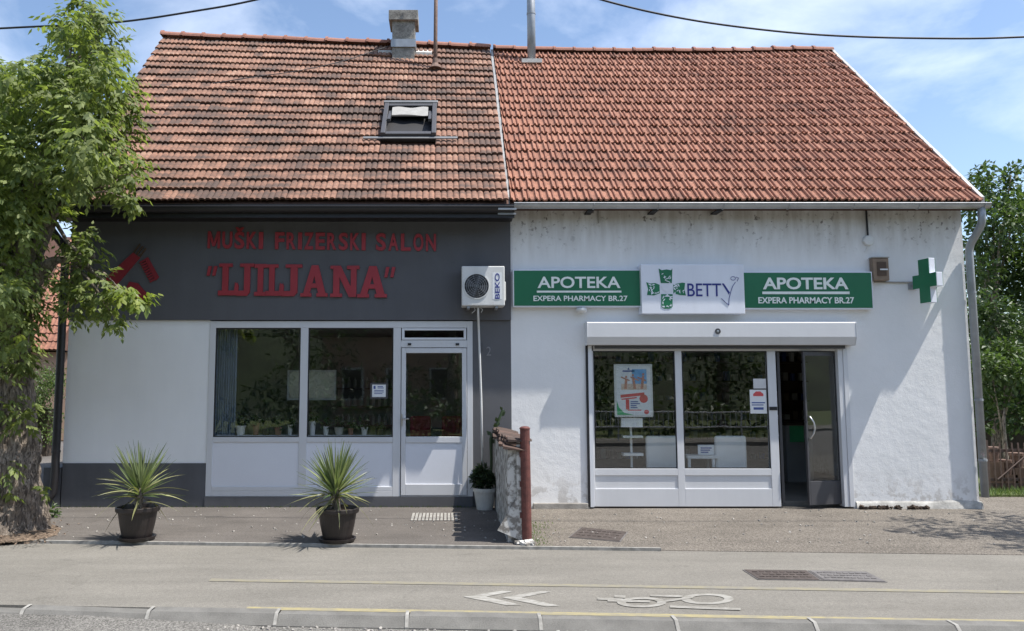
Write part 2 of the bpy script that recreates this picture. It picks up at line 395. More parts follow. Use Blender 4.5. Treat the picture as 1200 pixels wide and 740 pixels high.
def tile_mat(name, stops, single, lich=0.45, dirt=(0.075, 0.058, 0.048), big=0.6):
    t = MT(name)
    if single: k = t.n('ShaderNodeObjectInfo').outputs['Random']
    else: k = t.n('ShaderNodeNewGeometry').outputs['Random Per Island']
    geo = t.n('ShaderNodeNewGeometry').outputs['Position']
    pat = t.noise(1.1, 4, 0.6, vec=geo)
    pat2 = t.noise(2.6, 3, 0.6, vec=geo, stretch=(0.8, 1.0, 3.6))
    kk = t.math('ADD', t.math('MULTIPLY', k, 1-big), t.math('MULTIPLY', t.ramp(t.math('ADD', t.math('MULTIPLY', pat, 0.45), t.math('MULTIPLY', pat2, 0.55)), [(0.38, 0.0), (0.60, 1.0)]), big), True)
    col = t.ramp(kk, stops)
    wear = t.ramp(t.noise(17, 6, 0.7, vec=geo), [(0.42, 0.0), (0.68, 1.0)])
    col = t.mix(t.math('MULTIPLY', wear, lich), col, dirt)
    pale = t.ramp(t.noise(31, 4, 0.7, vec=geo), [(0.64, 0.0), (0.72, 1.0)])
    col = t.mix(t.math('MULTIPLY', pale, 0.3), col, (0.42, 0.34, 0.27))
    t.bump(t.noise(70, 4, vec=geo), 0.35, 0.006)
    return t.fin(col, 0.88)
stopsL = [(0.0, (0.070, 0.048, 0.040)), (0.32, (0.120, 0.071, 0.053)), (0.52, (0.205, 0.106, 0.071)), (0.80, (0.310, 0.162, 0.108)), (1.0, (0.38, 0.235, 0.165))]
stopsR = [(0.0, (0.165, 0.086, 0.062)), (0.28, (0.285, 0.128, 0.084)), (0.7, (0.360, 0.165, 0.106)), (1.0, (0.41, 0.205, 0.140))]
M['tileL1'] = tile_mat('clay_tile_weathered', stopsL, True, 0.6); M['tileL2'] = tile_mat('clay_tile_weathered_far', stopsL, False, 0.6)
M['tileR1'] = tile_mat('clay_tile_red', stopsR, True, 0.5, (0.075, 0.042, 0.033)); M['tileR2'] = tile_mat('clay_tile_red_far', stopsR, False, 0.5, (0.075, 0.042, 0.033))
M['coping'] = tile_mat('coping_clay', [(0.0, (0.05, 0.036, 0.031)), (0.6, (0.095, 0.058, 0.045)), (1.0, (0.15, 0.09, 0.07))], True, 0.6)
M['ridge'] = tile_mat('ridge_clay', [(0.0, (0.27, 0.115, 0.08)), (1.0, (0.37, 0.175, 0.125))], True, 0.35)
M['deck'] = plain('deck', (0.10, 0.05, 0.035), 0.9)

def glass(name, tint=(0.95, 0.965, 0.965), lo=0.072):
    t = MT(name); t.t.nodes.remove(t.p)
    f = t.n('ShaderNodeLayerWeight', Blend=0.5).outputs['Facing']
    fac = t.math('ADD', t.math('MULTIPLY', t.math('POWER', f, 4.0), 0.7), lo, True)
    tr = t.n('ShaderNodeBsdfTransparent', Color=tint); g = t.n('ShaderNodeBsdfGlossy', Color=(1,1,1), Roughness=0.0)
    # slightly wavy float glass
    b = t.n('ShaderNodeBump', Height=t.noise(1.7, 2), Strength=0.06, Distance=0.01); t.l(b.outputs[0], g.inputs['Normal'])
    ms = t.n('ShaderNodeMixShader', Fac=fac); t.l(tr.outputs[0], ms.inputs[1]); t.l(g.outputs[0], ms.inputs[2]); t.l(ms.outputs[0], t.o.inputs['Surface'])
    return t.m
M['glass'] = glass('shop_glass'); M['glass_dark'] = glass('tinted_glass', (0.55, 0.6, 0.62), 0.06)

# ------------------------------------------------------------------ the setting: ground, road, pavement
SA = -0.060
SE = Vector((math.cos(SA), math.sin(SA))); SN = Vector((-math.sin(SA), math.cos(SA)))
ZP = -0.03; ZR = -0.11
def yv(py, z): return gr(525, py, z).y
V_WALK = yv(642.5, ZP); V_YU = yv(684.5, ZP); V_YL = yv(717.5, ZP); V_KERB = yv(722.5, ZP) + .10
def S(u, v):   # u along the street from X=0, v = the Y where the line crosses X=0
    p = Vector((0, v)) + SE * u; return (p.x, p.y)
V_KF = V_KERB - 0.175
ground = MB().slab([(-400, -400), (400, -400), (400, 400), (-400, 400)], -0.6, -0.17).build('ground', M['grass_ground']); props(ground, kind='structure')
road = MB().slab([S(-90, V_KF + 0.03), S(90, V_KF + 0.03), S(90, -13.0), S(-90, -13.0)], -0.3, ZR).build('road', M['road']); props(road, kind='structure')
far_pave = MB().slab([S(-90, -13.0), S(90, -13.0), S(90, -15.2), S(-90, -15.2)], -0.3, 0.0).build('pavement', M['pavement']); props(far_pave, kind='structure')
pave = MB().slab([S(-60, V_WALK), S(60, V_WALK), S(60, V_KERB), S(-60, V_KERB)], -0.3, ZP).build('pavement', M['pavement']); props(pave, kind='structure')
XS = 0.88
def sw(x): return V_WALK + math.tan(SA) * x
f1 = MB().slab([(-60, sw(-60)), (XS, sw(XS)), (XS, 0.2), (-7.0, 0.2), (-7.0, 14), (-60, 14)], -0.3, 0.0).build('forecourt', M['forecourt']); props(f1, kind='structure')
f2 = MB().slab([(XS, sw(XS)), (30, sw(30)), (30, 2.0), (7.0, 2.0), (7.0, 0.2), (XS, 0.2)], -0.3, ZP + .005).build('forecourt', M['gravelly']); props(f2, kind='structure')
edg = MB().slab([S(-30, V_WALK + 0.002), S(2.3, V_WALK + 0.002), S(2.3, V_WALK - 0.032), S(-30, V_WALK - 0.032)], -0.3, ZP + 0.034).build('edging_strip', M['joint']); props(edg, kind='structure')
# lines
def strip(name, m, u0, u1, v0, v1, z=ZP + 0.004):
    o = MB().add([(*S(u0, v0), z), (*S(u1, v0), z), (*S(u1, v1), z), (*S(u0, v1), z)], [(0, 1, 2, 3)]).build(name, m)
    return props(o, kind='structure')
u_of = lambda px, py: gr(px, py, ZP).x / SE.x
strip('lane_line', M['yellow_faint'], u_of(245, 681), 12, V_YU - 0.045, V_YU + 0.045)
strip('lane_line', M['yellow_line'], u_of(288, 714), 12, V_YL - 0.04, V_YL + 0.04)
def mark(name, m, polys):
    b = MB()
    for i, poly in enumerate(polys):
        b.add([tuple(gr(px, py, ZP + 0.004 + 0.00006 * i)) for px, py in poly[::-1]], [tuple(range(len(poly)))])
    return props(b.build(name, m), kind='structure')
mark('lane_arrow', M['white_mark'], [[(543,699.5),(589,692.3),(601,693.2),(570,699.4)], [(543,699.5),(570,699.4),(611,709),(594,709.5)],
    [(588,700.3),(634,692.8),(646,693.6),(611,700.4)], [(588,700.3),(611,700.4),(656,710),(640,711)]])
import itertools
def ringpoly(cx, cy, rx, ry, w, n=22):
    out = []
    for k in range(n):
        a0 = 2*math.pi*k/n; a1 = 2*math.pi*(k+1)/n
        out.append([(cx+rx*math.cos(a0), cy+ry*math.sin(a0)), (cx+rx*math.cos(a1), cy+ry*math.sin(a1)), (cx+rx*(1-w)*math.cos(a1), cy+ry*(1-w)*math.sin(a1)), (cx+rx*(1-w)*math.cos(a0), cy+ry*(1-w)*math.sin(a0))])
    return out
def barp(x0, y0, x1, y1, w):
    return [(x0, y0-w), (x1, y1-w), (x1, y1+w), (x0, y0+w)]
mark('cycle_symbol', M['white_faint'], ringpoly(829, 702, 31, 6.4, 0.36) + ringpoly(752, 706, 29, 6.0, 0.36) + [barp(720,699,733,699.6,1.4), barp(712,704,762,705,1.1), barp(762,698,800,699,1.0), barp(770,706,812,700,1.1), barp(700,701.5,730,702.8,1.3), barp(785,711,868,714,1.3)])
# kerb of separate stones, each with a pale mortar joint
kerb = MB().slab([S(-60, V_KF + 0.06), S(60, V_KF + 0.06), S(60, V_KERB - 0.002), S(-60, V_KERB - 0.002)], -0.3, ZR + 0.03).build('kerb', M['mortar']); props(kerb, kind='structure')
u0 = u_of(477, 722)
km = MB(); pf = [(0.0, -0.3), (0.0, -0.10), (0.068, ZP + 0.001), (0.175, ZP + 0.006), (0.175, -0.3)]
hl = 0.497
kv = [(-hl, y, z) for y, z in pf] + [(hl, y, z) for y, z in pf]
km.add(kv, [(4,3,2,1,0), (5,6,7,8,9)] + [(i, 5+i, 5+(i+1)%5, (i+1)%5)[::-1] for i in range(5)])
kme = km.mesh('kerb_stone', M['kerb_stone'])
for i in range(-9, 12):
    uc = u0 + i * 1.02 + 0.51; p = S(uc, V_KF)
    o = bpy.data.objects.new('kerb_stone', kme); C.objects.link(o); o.parent = kerb
    drop = -0.035 if i == -4 else (-0.06 if i < -4 else (-0.012 if i == -3 else 0))
    o.location = (p[0], p[1], drop * 0.6 + rnd.uniform(-.003, .003)); o.rotation_euler = (0, R(1.0) if i in (-3, -4) else 0, SA)
jm = MB()
for i in range(-9, 12):
    p = S(u0 + i * 1.02, V_KF)
    jm.add([(p[0] + dx, p[1] + y - 0.001, z + 0.0045) for dx in (-0.014, 0.014) for y, z in pf[:4]], [(0,4,5,1), (1,5,6,2), (2,6,7,3)])
jo = jm.build('mortar_joint', M['joint'], kerb); jo['kind'] = 'stuff'
ramp = MB()
for (ua, ub, ha, hb) in ((-30, u_of(90, 722), 0.055, 0.055), (u_of(90, 722), u_of(300, 730), 0.055, 0.0)):
    a, b, c, d = S(ua, V_KF + 0.004), S(ub, V_KF + 0.004), S(ub, V_KF - 0.5), S(ua, V_KF - 0.5)
    ramp.add([(a[0], a[1], ZR + ha + .004), (b[0], b[1], ZR + hb + .004), (c[0], c[1], ZR + .003), (d[0], d[1], ZR + .003)], [(3, 2, 1, 0)])
props(ramp.build('road_ramp', M['road']), kind='structure')
# iron covers and grate let into the ground
def cover(name, quad, m, label, cat, z, rim=0.006):
    ps = [gr(px, py, z) for px, py in quad]
    c = sum(ps, Vector()) / 4
    t = thing(name, label, cat, c)
    MB().slab([(p.x, p.y) for p in ps], z - 0.05, z + rim).build('frame', M['iron_light'], t)
    q = [c + (p - c) * 0.95 for p in ps]
    MB().slab([(p.x, p.y) for p in q], z - 0.03, z + rim + 0.004).build('lid', m, t)
    b = MB(); A, B_, Cc, D = q
    for i in range(1, 9):
        for j in range(1, 4):
            p = A.lerp(B_, i/9).lerp(D.lerp(Cc, i/9), j/4)
            b.box(p.x-.02, p.x+.02, p.y-.012, p.y+.012, z+rim+.003, z+rim+.009)
    b.build('tread_stud', m, t)['kind'] = 'stuff'
    return t
cover('manhole_cover', [(681,618.5),(736,624),(727,635.5),(666,630.5)], M['iron'], 'dark square iron manhole cover in front of the pharmacy window', 'manhole cover', ZP + .005)
cover('manhole_cover', [(870,668.5),(946,669.5),(963,681),(888,680)], M['iron'], 'dark brown left half of the long double cover in the pavement', 'manhole cover', ZP)
cover('manhole_cover', [(947,669.5),(1016,671),(1040,683),(964,681)], M['iron_light'], 'paler grey right half of the long double cover in the pavement', 'manhole cover', ZP)
A0 = gr(483, 602, 0); A1 = gr(537, 611, 0)
g = thing('drain_grate', 'narrow slotted drain grate in the asphalt before the salon door', 'drain grate', (A0.x, A1.y, 0))
x0, x1, y0, y1 = A0.x, A1.x, A1.y, A0.y
MB().box(x0, x1, y0, y1, -0.04, 0.002).build('channel', M['iron'], g)
n = 13
for i in range(n):
    xx = x0 + (x1-x0)*(i+.5)/n
    MB().box(xx-.017, xx+.017, y0+.01, y1-.01, 0.0, 0.010).build('slat', M['joint'], g)
# soil round the tree
sp = [gr(px, py, 0.0) for px, py in ((-60,604),(20,600),(52,611),(72,620),(66,628),(40,634),(0,637),(-70,637))]
so = MB().add([(p.x, p.y, 0.006) for p in sp] + [(gr(5, 618, 0).x, gr(5, 618, 0).y, 0.04)], [((i+1) % 8, i, 8)[::-1] for i in range(8)]).build('soil_patch', M['dirt']); props(so, kind='structure')

# ------------------------------------------------------------------ roofs
def tile_mesh(name, prof, w, Lg, th, m, l0=.050):
    n = len(prof); b = MB(); vs_ = []
    for v, lift in ((0.0, l0), (Lg, 0.006)):
        for (u, h) in prof: vs_.append((u*w - w/2, v, h + lift))
    for (u, h) in prof: vs_.append((u*w - w/2, 0.004, max(h + l0 - th - 0.012, 0.004)))
    fs = [(i, i+1, n+i+1, n+i) for i in range(n-1)] + [(2*n+i, 2*n+i+1, i+1, i) for i in range(n-1)]
    fs += [(0, n, 2*n), (n-1, 3*n-1, 2*n-1)]
    b.add(vs_, fs); return b.mesh(name, m, smooth=False)
profL = [(0,.001),(.05,.014),(.14,.022),(.27,.023),(.40,.020),(.47,.004),(.53,.004),(.60,.017),(.70,.023),(.82,.022),(.92,.014),(1.0,.002)]
profR = [(0,.030),(.06,.044),(.15,.040),(.22,.010),(.36,.004),(.45,.032),(.55,.038),(.63,.014),(.70,.003),(.90,.006),(1.0,.020)]

def make_roof(bld, E0, E1, R0, R1, rows, cols, prof, m1, m2, stagger, skip, deck_m, bow=0.0, seed=1, mid=0.0, lift0=.050):
    rr = random.Random(seed)
    E0, E1, R0, R1 = map(Vector, (E0, E1, R0, R1))
    def P(s, t):
        p = E0.lerp(E1, s).lerp(R0.lerp(R1, s), t)
        p.z += -bow * math.sin(math.pi*t) + mid * math.sin(math.pi*s) * t
        return p
    db = MB(); ns, ntt = 12, 8
    gv = [[P(i/ns, j/ntt) - Vector((0, 0, 0.03)) for i in range(ns+1)] for j in range(ntt+1)]
    flat = [p for row in gv for p in row]; low = [p - Vector((0, 0, 0.10)) for p in flat]; N_ = len(flat)
    fs = []
    for j in range(ntt):
        for i in range(ns):
            a = j*(ns+1)+i; fs.append((a, a+1, a+ns+2, a+ns+1)); fs.append((N_+a, N_+a+ns+1, N_+a+ns+2, N_+a+1))
    for i in range(ns): fs.append((i, N_+i, N_+i+1, i+1))
    for j in range(ntt):
        a = j*(ns+1); fs.append((a, a+ns+1, N_+a+ns+1, N_+a)); a += ns; fs.append((a, N_+a, N_+a+ns+1, a+ns+1))
    db.add(flat + low, fs)
    back = [R0 - Vector((0,0,.03)), R1 - Vector((0,0,.03)), R1 + Vector((0, 4.2, -4.3)), R0 + Vector((0, 4.2, -4.3))]
    db.add(back + [p - Vector((0,0,.1)) for p in back], [(0,1,2,3)[::-1], (4,5,6,7), (0,3,7,4), (1,5,6,2), (2,6,7,3)])
    roof = db.build('roof', deck_m, bld)
    off = ORG[bld]
    width = (E1 - E0).length / cols; rowl = (P(.5, 1) - P(.5, 0)).length / rows
    m_first = tile_mesh('roof_tile', prof, width * 1.0, rowl * 1.14, 0.02, m1, lift0)
    bv, bf = [], []; cnt = 0
    base_v = [v.co.copy() for v in m_first.vertices]; base_f = [tuple(p.vertices) for p in m_first.polygons]
    for i in range(rows):
        t = i / rows
        wob = rr.uniform(-.012, .012); ph = rr.uniform(0, 6.28)
        for j in range(cols + (1 if stagger and i % 2 else 0)):
            sc = (j + .5 - (0.5 if stagger and i % 2 else 0)) / cols
            if stagger and i % 2 and (j == 0 or j == cols): sc = 0.25/cols if j == 0 else 1 - 0.25/cols
            p = P(sc, t)
            if skip(p): continue
            half = stagger and i % 2 and (j == 0 or j == cols)
            u = (P(min(sc+.01,1), t) - P(max(sc-.01,0), t)).normalized(); v = (P(sc, min(1, t+.02)) - P(sc, max(0, t-.02))).normalized(); nrm = u.cross(v).normalized()
            v2 = v.copy()
            q = Matrix(((u.x, v2.x, nrm.x), (u.y, v2.y, nrm.y), (u.z, v2.z, nrm.z)))
            q = q @ Matrix.Rotation(R(rr.gauss(0, 0.6)), 3, 'Z') @ Matrix.Rotation(R(rr.gauss(0.0, 0.5)), 3, 'X') @ Matrix.Rotation(R(rr.gauss(0, 0.5)), 3, 'Y')
            p = p + v * (wob + rr.gauss(0, .005) + .012*math.sin(sc*7+ph)) + nrm * (abs(rr.gauss(0, .002)))
            scl = Vector((P(1, t).x - P(0, t).x, 0, 0)).length / (cols * width)
            S4 = Matrix.Diagonal((scl * (0.5 if half else 1.0) * 0.99, 1, 1))
            q = q @ S4
            if cnt < 300:
                o = bpy.data.objects.new('roof_tile', m_first); C.objects.link(o); o.parent = roof
                mw = q.to_4x4(); mw.translation = p - off; o.matrix_local = mw; cnt += 1
            else:
                nb = len(bv); bv += [q @ w + p - off for w in base_v]; bf += [[k + nb for k in f] for f in base_f]
    me = bpy.data.meshes.new('roof_tiles_upper'); me.from_pydata(bv, [], bf); me.materials.append(m2); me.update()
    o = bpy.data.objects.new('upper_tiling', me); C.objects.link(o); o.parent = roof; o['kind'] = 'stuff'
    return roof, P
def ridge_tiles(roof, A, B, n, r, seed, m=None, sag=0.0):
    off = ORG[roof]; d = (B - A); Lg = d.length / n; d.normalize()
    b = MB(); seg = 9; vs_ = []
    prof = [(0, r*1.18), (0.045, r*1.18), (0.046, r*1.02), (Lg*1.04, r*0.93)]
    for (u, rad) in prof:
        for k in range(seg):
            a = math.pi*(k/(seg-1)); vs_.append((u, -math.cos(a)*rad, math.sin(a)*rad*0.85 - 0.02))
    fs = [(i*seg+k, (i+1)*seg+k, (i+1)*seg+k+1, i*seg+k+1)[::-1] for i in range(3) for k in range(seg-1)]
    fs += [tuple(range(seg))]
    b.add(vs_, fs); me = b.mesh('ridge_tile', m or M['ridge'], smooth=False)
    rr = random.Random(seed)
    x = Vector(d); z = Vector((0,0,1)); y = z.cross(x).normalized(); z = x.cross(y)
    q = Matrix(((x.x,y.x,z.x),(x.y,y.y,z.y),(x.z,y.z,z.z)))
    for i in range(n):
        o = bpy.data.objects.new('ridge_tile', me); C.objects.link(o); o.parent = roof
        p = A + d * Lg * i + Vector((0, 0, rr.gauss(0, .006) - sag*math.sin(math.pi*i/n)))
        mw = (q @ Matrix.Rotation(R(rr.gauss(0, .8)), 3, 'Z')).to_4x4(); mw.translation = p - off; o.matrix_local = mw

YR = 3.75; YEL = -0.50; YER = -0.27
XL = X(79, 420); XM = X(599, 430); XR = X(1137, 420)     # left wall edge, party wall, right wall edge
zL_e = Z(237, YEL); zR_e = Z(237, YER)
zl0 = Z(46, YR); zl1 = Z(60, YR); zr0 = Z(62, YR); zr1 = Z(61, YR)
E0 = Vector((X(60, 235, YEL), YEL, zL_e)); E1 = Vector((X(596, 235, YEL), YEL, zL_e))
R0 = Vector((X(191, 46, YR), YR, zl0)); R1 = Vector((X(574, 60, YR), YR, zl1))
F0 = Vector((X(598, 237, YER), YER, zR_e)); F1 = Vector((X(1150, 237, YER), YER, zR_e))
G0 = Vector((X(578, 62, YR), YR, zr0)); G1 = Vector((X(973, 61, YR), YR, zr1))

salon = thing('hair_salon', 'left house with dark grey front and mottled weathered tile roof', 'building', ((XL+XM)/2, 0, 0))
pharm = thing('pharmacy_building', 'right house with stained white front and even red tile roof', 'building', ((XM+XR)/2, 0, 0))

def in_plane(p, x0, x1, y0, y1, P_E, P_R):   # world footprint test
    return x0 < p.x < x1 and y0 < p.y < y1
# skylight footprint on the left slope: sight line -> slope
def on_slope(px, py, E, Rg):
    d = ray(px, py); a = (Rg.z - E.z) / (Rg.y - E.y)
    t = (E.z + a*(EYE.y - E.y) - EYE.z) / (d.z - a*d.y); return EYE + d*t
sk00 = on_slope(447, 167, E0.lerp(E1,.7), R0.lerp(R1,.7)); sk11 = on_slope(511, 129, E0.lerp(E1,.7), R0.lerp(R1,.7))
ch = on_slope(474, 60, E0.lerp(E1,.75), R0.lerp(R1,.75))
def skipL(p): return (sk00.x + .02 < p.x < sk11.x + 0.02 and sk00.y - .20 < p.y < sk11.y - .08)
roofL, PL = make_roof(salon, E0, E1, R0, R1, 21, 37, profL, M['tileL1'], M['tileL2'], False, skipL, M['deck'], seed=3, bow=0.02)
roofR, PR = make_roof(pharm, F0, F1, G0, G1, 19, 38, profR, M['tileR1'], M['tileR2'], True, lambda p: False, M['deck'], seed=5, mid=-0.05, lift0=.042)
ridge_tiles(roofL, R0 + Vector((-.02, 0.02, .06)), R1 + Vector((0, 0.02, .06)), 16, 0.135, 1)
ridge_tiles(roofR, G0 + Vector((0.0, 0.02, .055)), G1 + Vector((0.02, 0.02, .055)), 17, 0.125, 2, sag=0.05)
# metal strip between the two roofs, verge flashing on the right
def strip_on(P, s, w, h, parent, name, m, lift=0.05, n=14):
    b = MB(); vs_ = []
    for i in range(n+1):
        p = P(s, i/n); jit = rnd.uniform(-.008, .008)
        vs_ += [p + Vector((-w/2 + jit, 0, lift)), p + Vector((w/2 + jit, 0, lift)), p + Vector((w/2+jit, 0, lift-h)), p + Vector((-w/2+jit, 0, lift-h))]
    fs = [(0,1,2,3), (4*n+3, 4*n+2, 4*n+1, 4*n)]
    for i in range(n):
        for k in range(4):
            fs.append((4*i+k, 4*i+4+k, 4*i+4+(k+1)%4, 4*i+(k+1)%4))
    b.add(vs_, fs); return b.build(name, m, parent)
strip_on(PR, -0.004, 0.045, 0.12, roofR, 'joint_flashing', M['strip_grey'], 0.07)
strip_on(PR, 1.003, 0.055, 0.20, roofR, 'verge_flashing', M['strip_grey'], 0.08)

# chimney, mast, flue
def chimney():
    c = on_slope(474, 58, E0.lerp(E1,.75), R0.lerp(R1,.75)); Y = 3.45
    xa, xb = X(461, 40, Y), X(486, 40, Y); zb = Z(66, Y); zt = Z(31, Y); cx = (xa+xb)/2
    b = MB()
    b.add([(xa, Y-.2, zb-.5), (xb, Y-.2, zb-.5), (xb, Y+.2, zb-.5), (xa, Y+.2, zb-.5), (xa-.01, Y-.21, zt), (xb+.01, Y-.21, zt), (xb+.01, Y+.21, zt), (xa-.01, Y+.21, zt)],
          [(0,3,2,1),(4,5,6,7),(0,1,5,4),(1,2,6,5),(2,3,7,6),(3,0,4,7)])
    o = b.build('chimney', M['concrete_old'], salon)
    zc = Z(19, Y)
    MB().box(xa-.075, xb+.075, Y-.28, Y+.28, zt+.003, zc-.012).box(xa-.055, xb+.055, Y-.25, Y+.25, zc-.0125, zc).build('chimney_cap', M['concrete_old'], o, bevel=.012)
    MB().box(xa-.03, xb+.03, Y-.235, Y+.1, Z(61,Y), Z(52, Y)).build('collar', M['galv'], o)
    p0 = on_slope(443, 64, E0.lerp(E1,.75), R0.lerp(R1,.75)); p1 = on_slope(506, 66, E0.lerp(E1,.75), R0.lerp(R1,.75))
    MB().add([(p0.x, p0.y-.04, p0.z+.06), (p1.x, p1.y-.04, p1.z+.06), (p1.x, p1.y+.14, p1.z+.19), (p0.x, p0.y+.14, p0.z+.19), (p0.x, p0.y-.04, p0.z-.02), (p1.x, p1.y-.04, p1.z-.02), (p1.x, p1.y+.14, p1.z+.1), (p0.x, p0.y+.14, p0.z+.1)],
             [(0,1,2,3),(4,7,6,5),(0,4,5,1),(1,5,6,2),(2,6,7,3),(3,7,4,0)]).build('flashing', M['mortar'], o)
chimney()
pm = on_slope(510, 83, E0.lerp(E1,.8), R0.lerp(R1,.8))
mast = MB().tube([pm + Vector((0,0,-.1)), pm + Vector((0.005,0,.6)), pm + Vector((.02, 0, 2.6))], [.043, .038, .036], 10).build('antenna_mast', M['rust'], salon, smooth=True)
MB().lathe([(.13, .0), (.06, .10), (.05, .2), (.045, .2)], pm + Vector((0, -.02, .03)), 12).build('mast_boot', M['rust'], mast)
pf_ = on_slope(623, 75, F0.lerp(F1,.1), G0.lerp(G1,.1))
flue = MB().tube([pf_ + Vector((0,0,-.2)), pf_ + Vector((0,0,1.0)), pf_ + Vector((0,0,2.6))], .083, 16).build('flue_pipe', M['galv'], pharm, smooth=True)
MB().tube([pf_ + Vector((0,0,1.02)), pf_ + Vector((0,0,1.06))], .09, 16).build('band', M['galv'], flue)
MB().box(pf_.x-.21, pf_.x+.19, pf_.y-.16, pf_.y-.12, pf_.z-.04, pf_.z+.04).build('flue_flashing', M['mortar'], flue)

# skylight: a frame standing on the slope with the sash swung open and a pale blind in it
def skylight():
    E, Rg = E0.lerp(E1,.73), R0.lerp(R1,.73); v = (Rg - E); v.x = 0; v.normalize(); u = Vector((1,0,0)); nn = u.cross(v)
    a = on_slope(447, 168, E, Rg); b_ = on_slope(511, 130, E, Rg)
    c = Vector(((a.x+b_.x)/2 , (a.y+b_.y)/2, (a.z+b_.z)/2)); w = (b_.x - a.x) + .03; hgt = abs((b_ - a).dot(v)) 
    Mx = Matrix(((u.x, v.x, nn.x, c.x), (u.y, v.y, nn.y, c.y), (u.z, v.z, nn.z, c.z), (0,0,0,1)))
    W2, H2 = w/2, hgt/2
    f = MB()
    f.box(-W2, -W2+.075, -H2+.08, H2, -.02, .15, Mx).box(W2-.075, W2, -H2+.08, H2, -.02, .15, Mx)
    f.box(-W2+.0755, W2-.0755, -H2+.08, -H2+.17, -.02, .13, Mx).box(-W2+.0755, W2-.0755, H2-.09, H2-.001, -.02, .14, Mx)
    sk = f.build('skylight', M['dark_alu'], salon, bevel=.006)
    MB().box(-W2-.28, W2+.35, -H2+.01, -H2+.07, .07, .085, Mx).build('apron', M['apron'], sk)
    MB().box(-W2-.02, W2+.02, H2+.003, H2+.08, .08, .16, Mx).build('hood', M['apron'], sk, bevel=.01)
    MB().box(-W2+.05, W2-.05, -H2+.1, H2-.05, -.004, .012, Mx).build('opening_shade_plate', M['black'], sk)  # flat black plate on the deck stands in for the unlit room below
    # sash pivots at mid height, top swung inward / bottom outward
    Ms = Mx @ Matrix.Translation((0, 0.20, .10)) @ Matrix.Rotation(R(-10), 4, 'X')
    s_ = MB(); q = W2 - .085
    s_.box(-q, -q+.05, -.30, .20, -.02, .03, Ms).box(q-.05, q, -.30, .20, -.02, .03, Ms).box(-q+.0505, q-.0505, .13, .199, -.02, .03, Ms)
    sa = s_.build('sash', M['dark_alu'], sk)
    bl = MB(); nx, nz = 14, 5; vs_ = []
    for j in range(nz+1):
        for i in range(nx+1):
            s = i/nx; t = j/nz
            x = (-q+.06) + (2*q-.12)*s; y = H2 - .17 - .26*t - .04*s*t + .015*math.sin(s*11)*t
            vs_.append(Mx @ Vector((x, y, .142 + .012*math.sin(s*9 + t*4) - .01*t)))
    bl.add(vs_, [(j*(nx+1)+i, (j+1)*(nx+1)+i, (j+1)*(nx+1)+i+1, j*(nx+1)+i+1) for j in range(nz) for i in range(nx)])
    bl.build('blind', M['cloth_blind'], sk, smooth=True)
skylight()

# ------------------------------------------------------------------ house bodies
ztopL = zL_e + 0.30; ztopR = zR_e + 0.16
YB = 8.0; TH = 0.30
# salon front: pieces butt against one another round the shopfront opening
sx0, sx1 = X(243.5, 480), X(554, 480); sz0, sz1 = Z(582), Z(380)
zdk = Z(375.5)
MB().box(XL, sx0 - .002, 0, TH, Z(543), zdk - .002).build('front_wall', M['light_render'], salon)
MB().box(XL + .01, sx0 - .002, -0.015, TH, -0.1, Z(543) - .002).build('plinth', M['plinth_render'], salon)
MB().box(XL, XM, -0.045, TH, zdk, ztopL).build('fascia_band', M['dark_render'], salon)
MB().box(sx1 + .002, XM, 0, TH, -0.1, zdk - .002).build('side_pier', M['grey_render'], salon)
MB().box(sx0, sx1, -0.03, TH, -0.1, sz0 - .002).build('door_step', M['plinth_render'], salon)
def gable(x0, x1, zt, zr, parent, m, ybk=YB):
    b = MB(); pts = [(TH + .002, -.1), (TH + .002, zt), (YR, zr - .35), (YB, zt), (YB, -.1)]
    n = len(pts); vs_ = [(x0, y, z) for y, z in pts] + [(x1, y, z) for y, z in pts]
    b.add(vs_, [tuple(range(n-1,-1,-1))[::-1], tuple(range(2*n-1, n-1, -1))] + [(i, n+i, n+(i+1)%n, (i+1)%n)[::-1] for i in range(n)])
    return b.build('gable_wall', m, parent)
gable(XL, XL + .25, ztopL, zl0, salon, M['dark_render'])
gable(XM - .002, XM + .16, ztopR - .25, zl1 - .3, salon, M['room_wall'])
MB().box(XL + .25, XM - .01, YB - .2, YB, -.1, ztopL - .2).build('back_wall', M['light_render'], salon)
gable(XR - .25, XR, ztopR, zr1, pharm, M['old_wall'])
MB().box(XM + .17, XR - .26, YB - .2, YB, -.1, ztopR - .2).build('back_wall', M['old_wall'], pharm)
for (b_, xa, xb, yb) in ((salon, XL + .26, XM - .01, 3.6), (pharm, XM + .17, XR - .26, 5.0)):
    MB().box(xa, xb, TH + .02, yb, -.09, 0.035).build('floor', M['room_floor'], b_)
    MB().box(xa, xb, TH + .02, yb, 2.72, 2.80).build('ceiling', M['room_wall'], b_)
    MB().box(xa, xb, yb + .002, yb + .1, -.09, 2.80).build('partition_wall', M['room_wall'], b_)
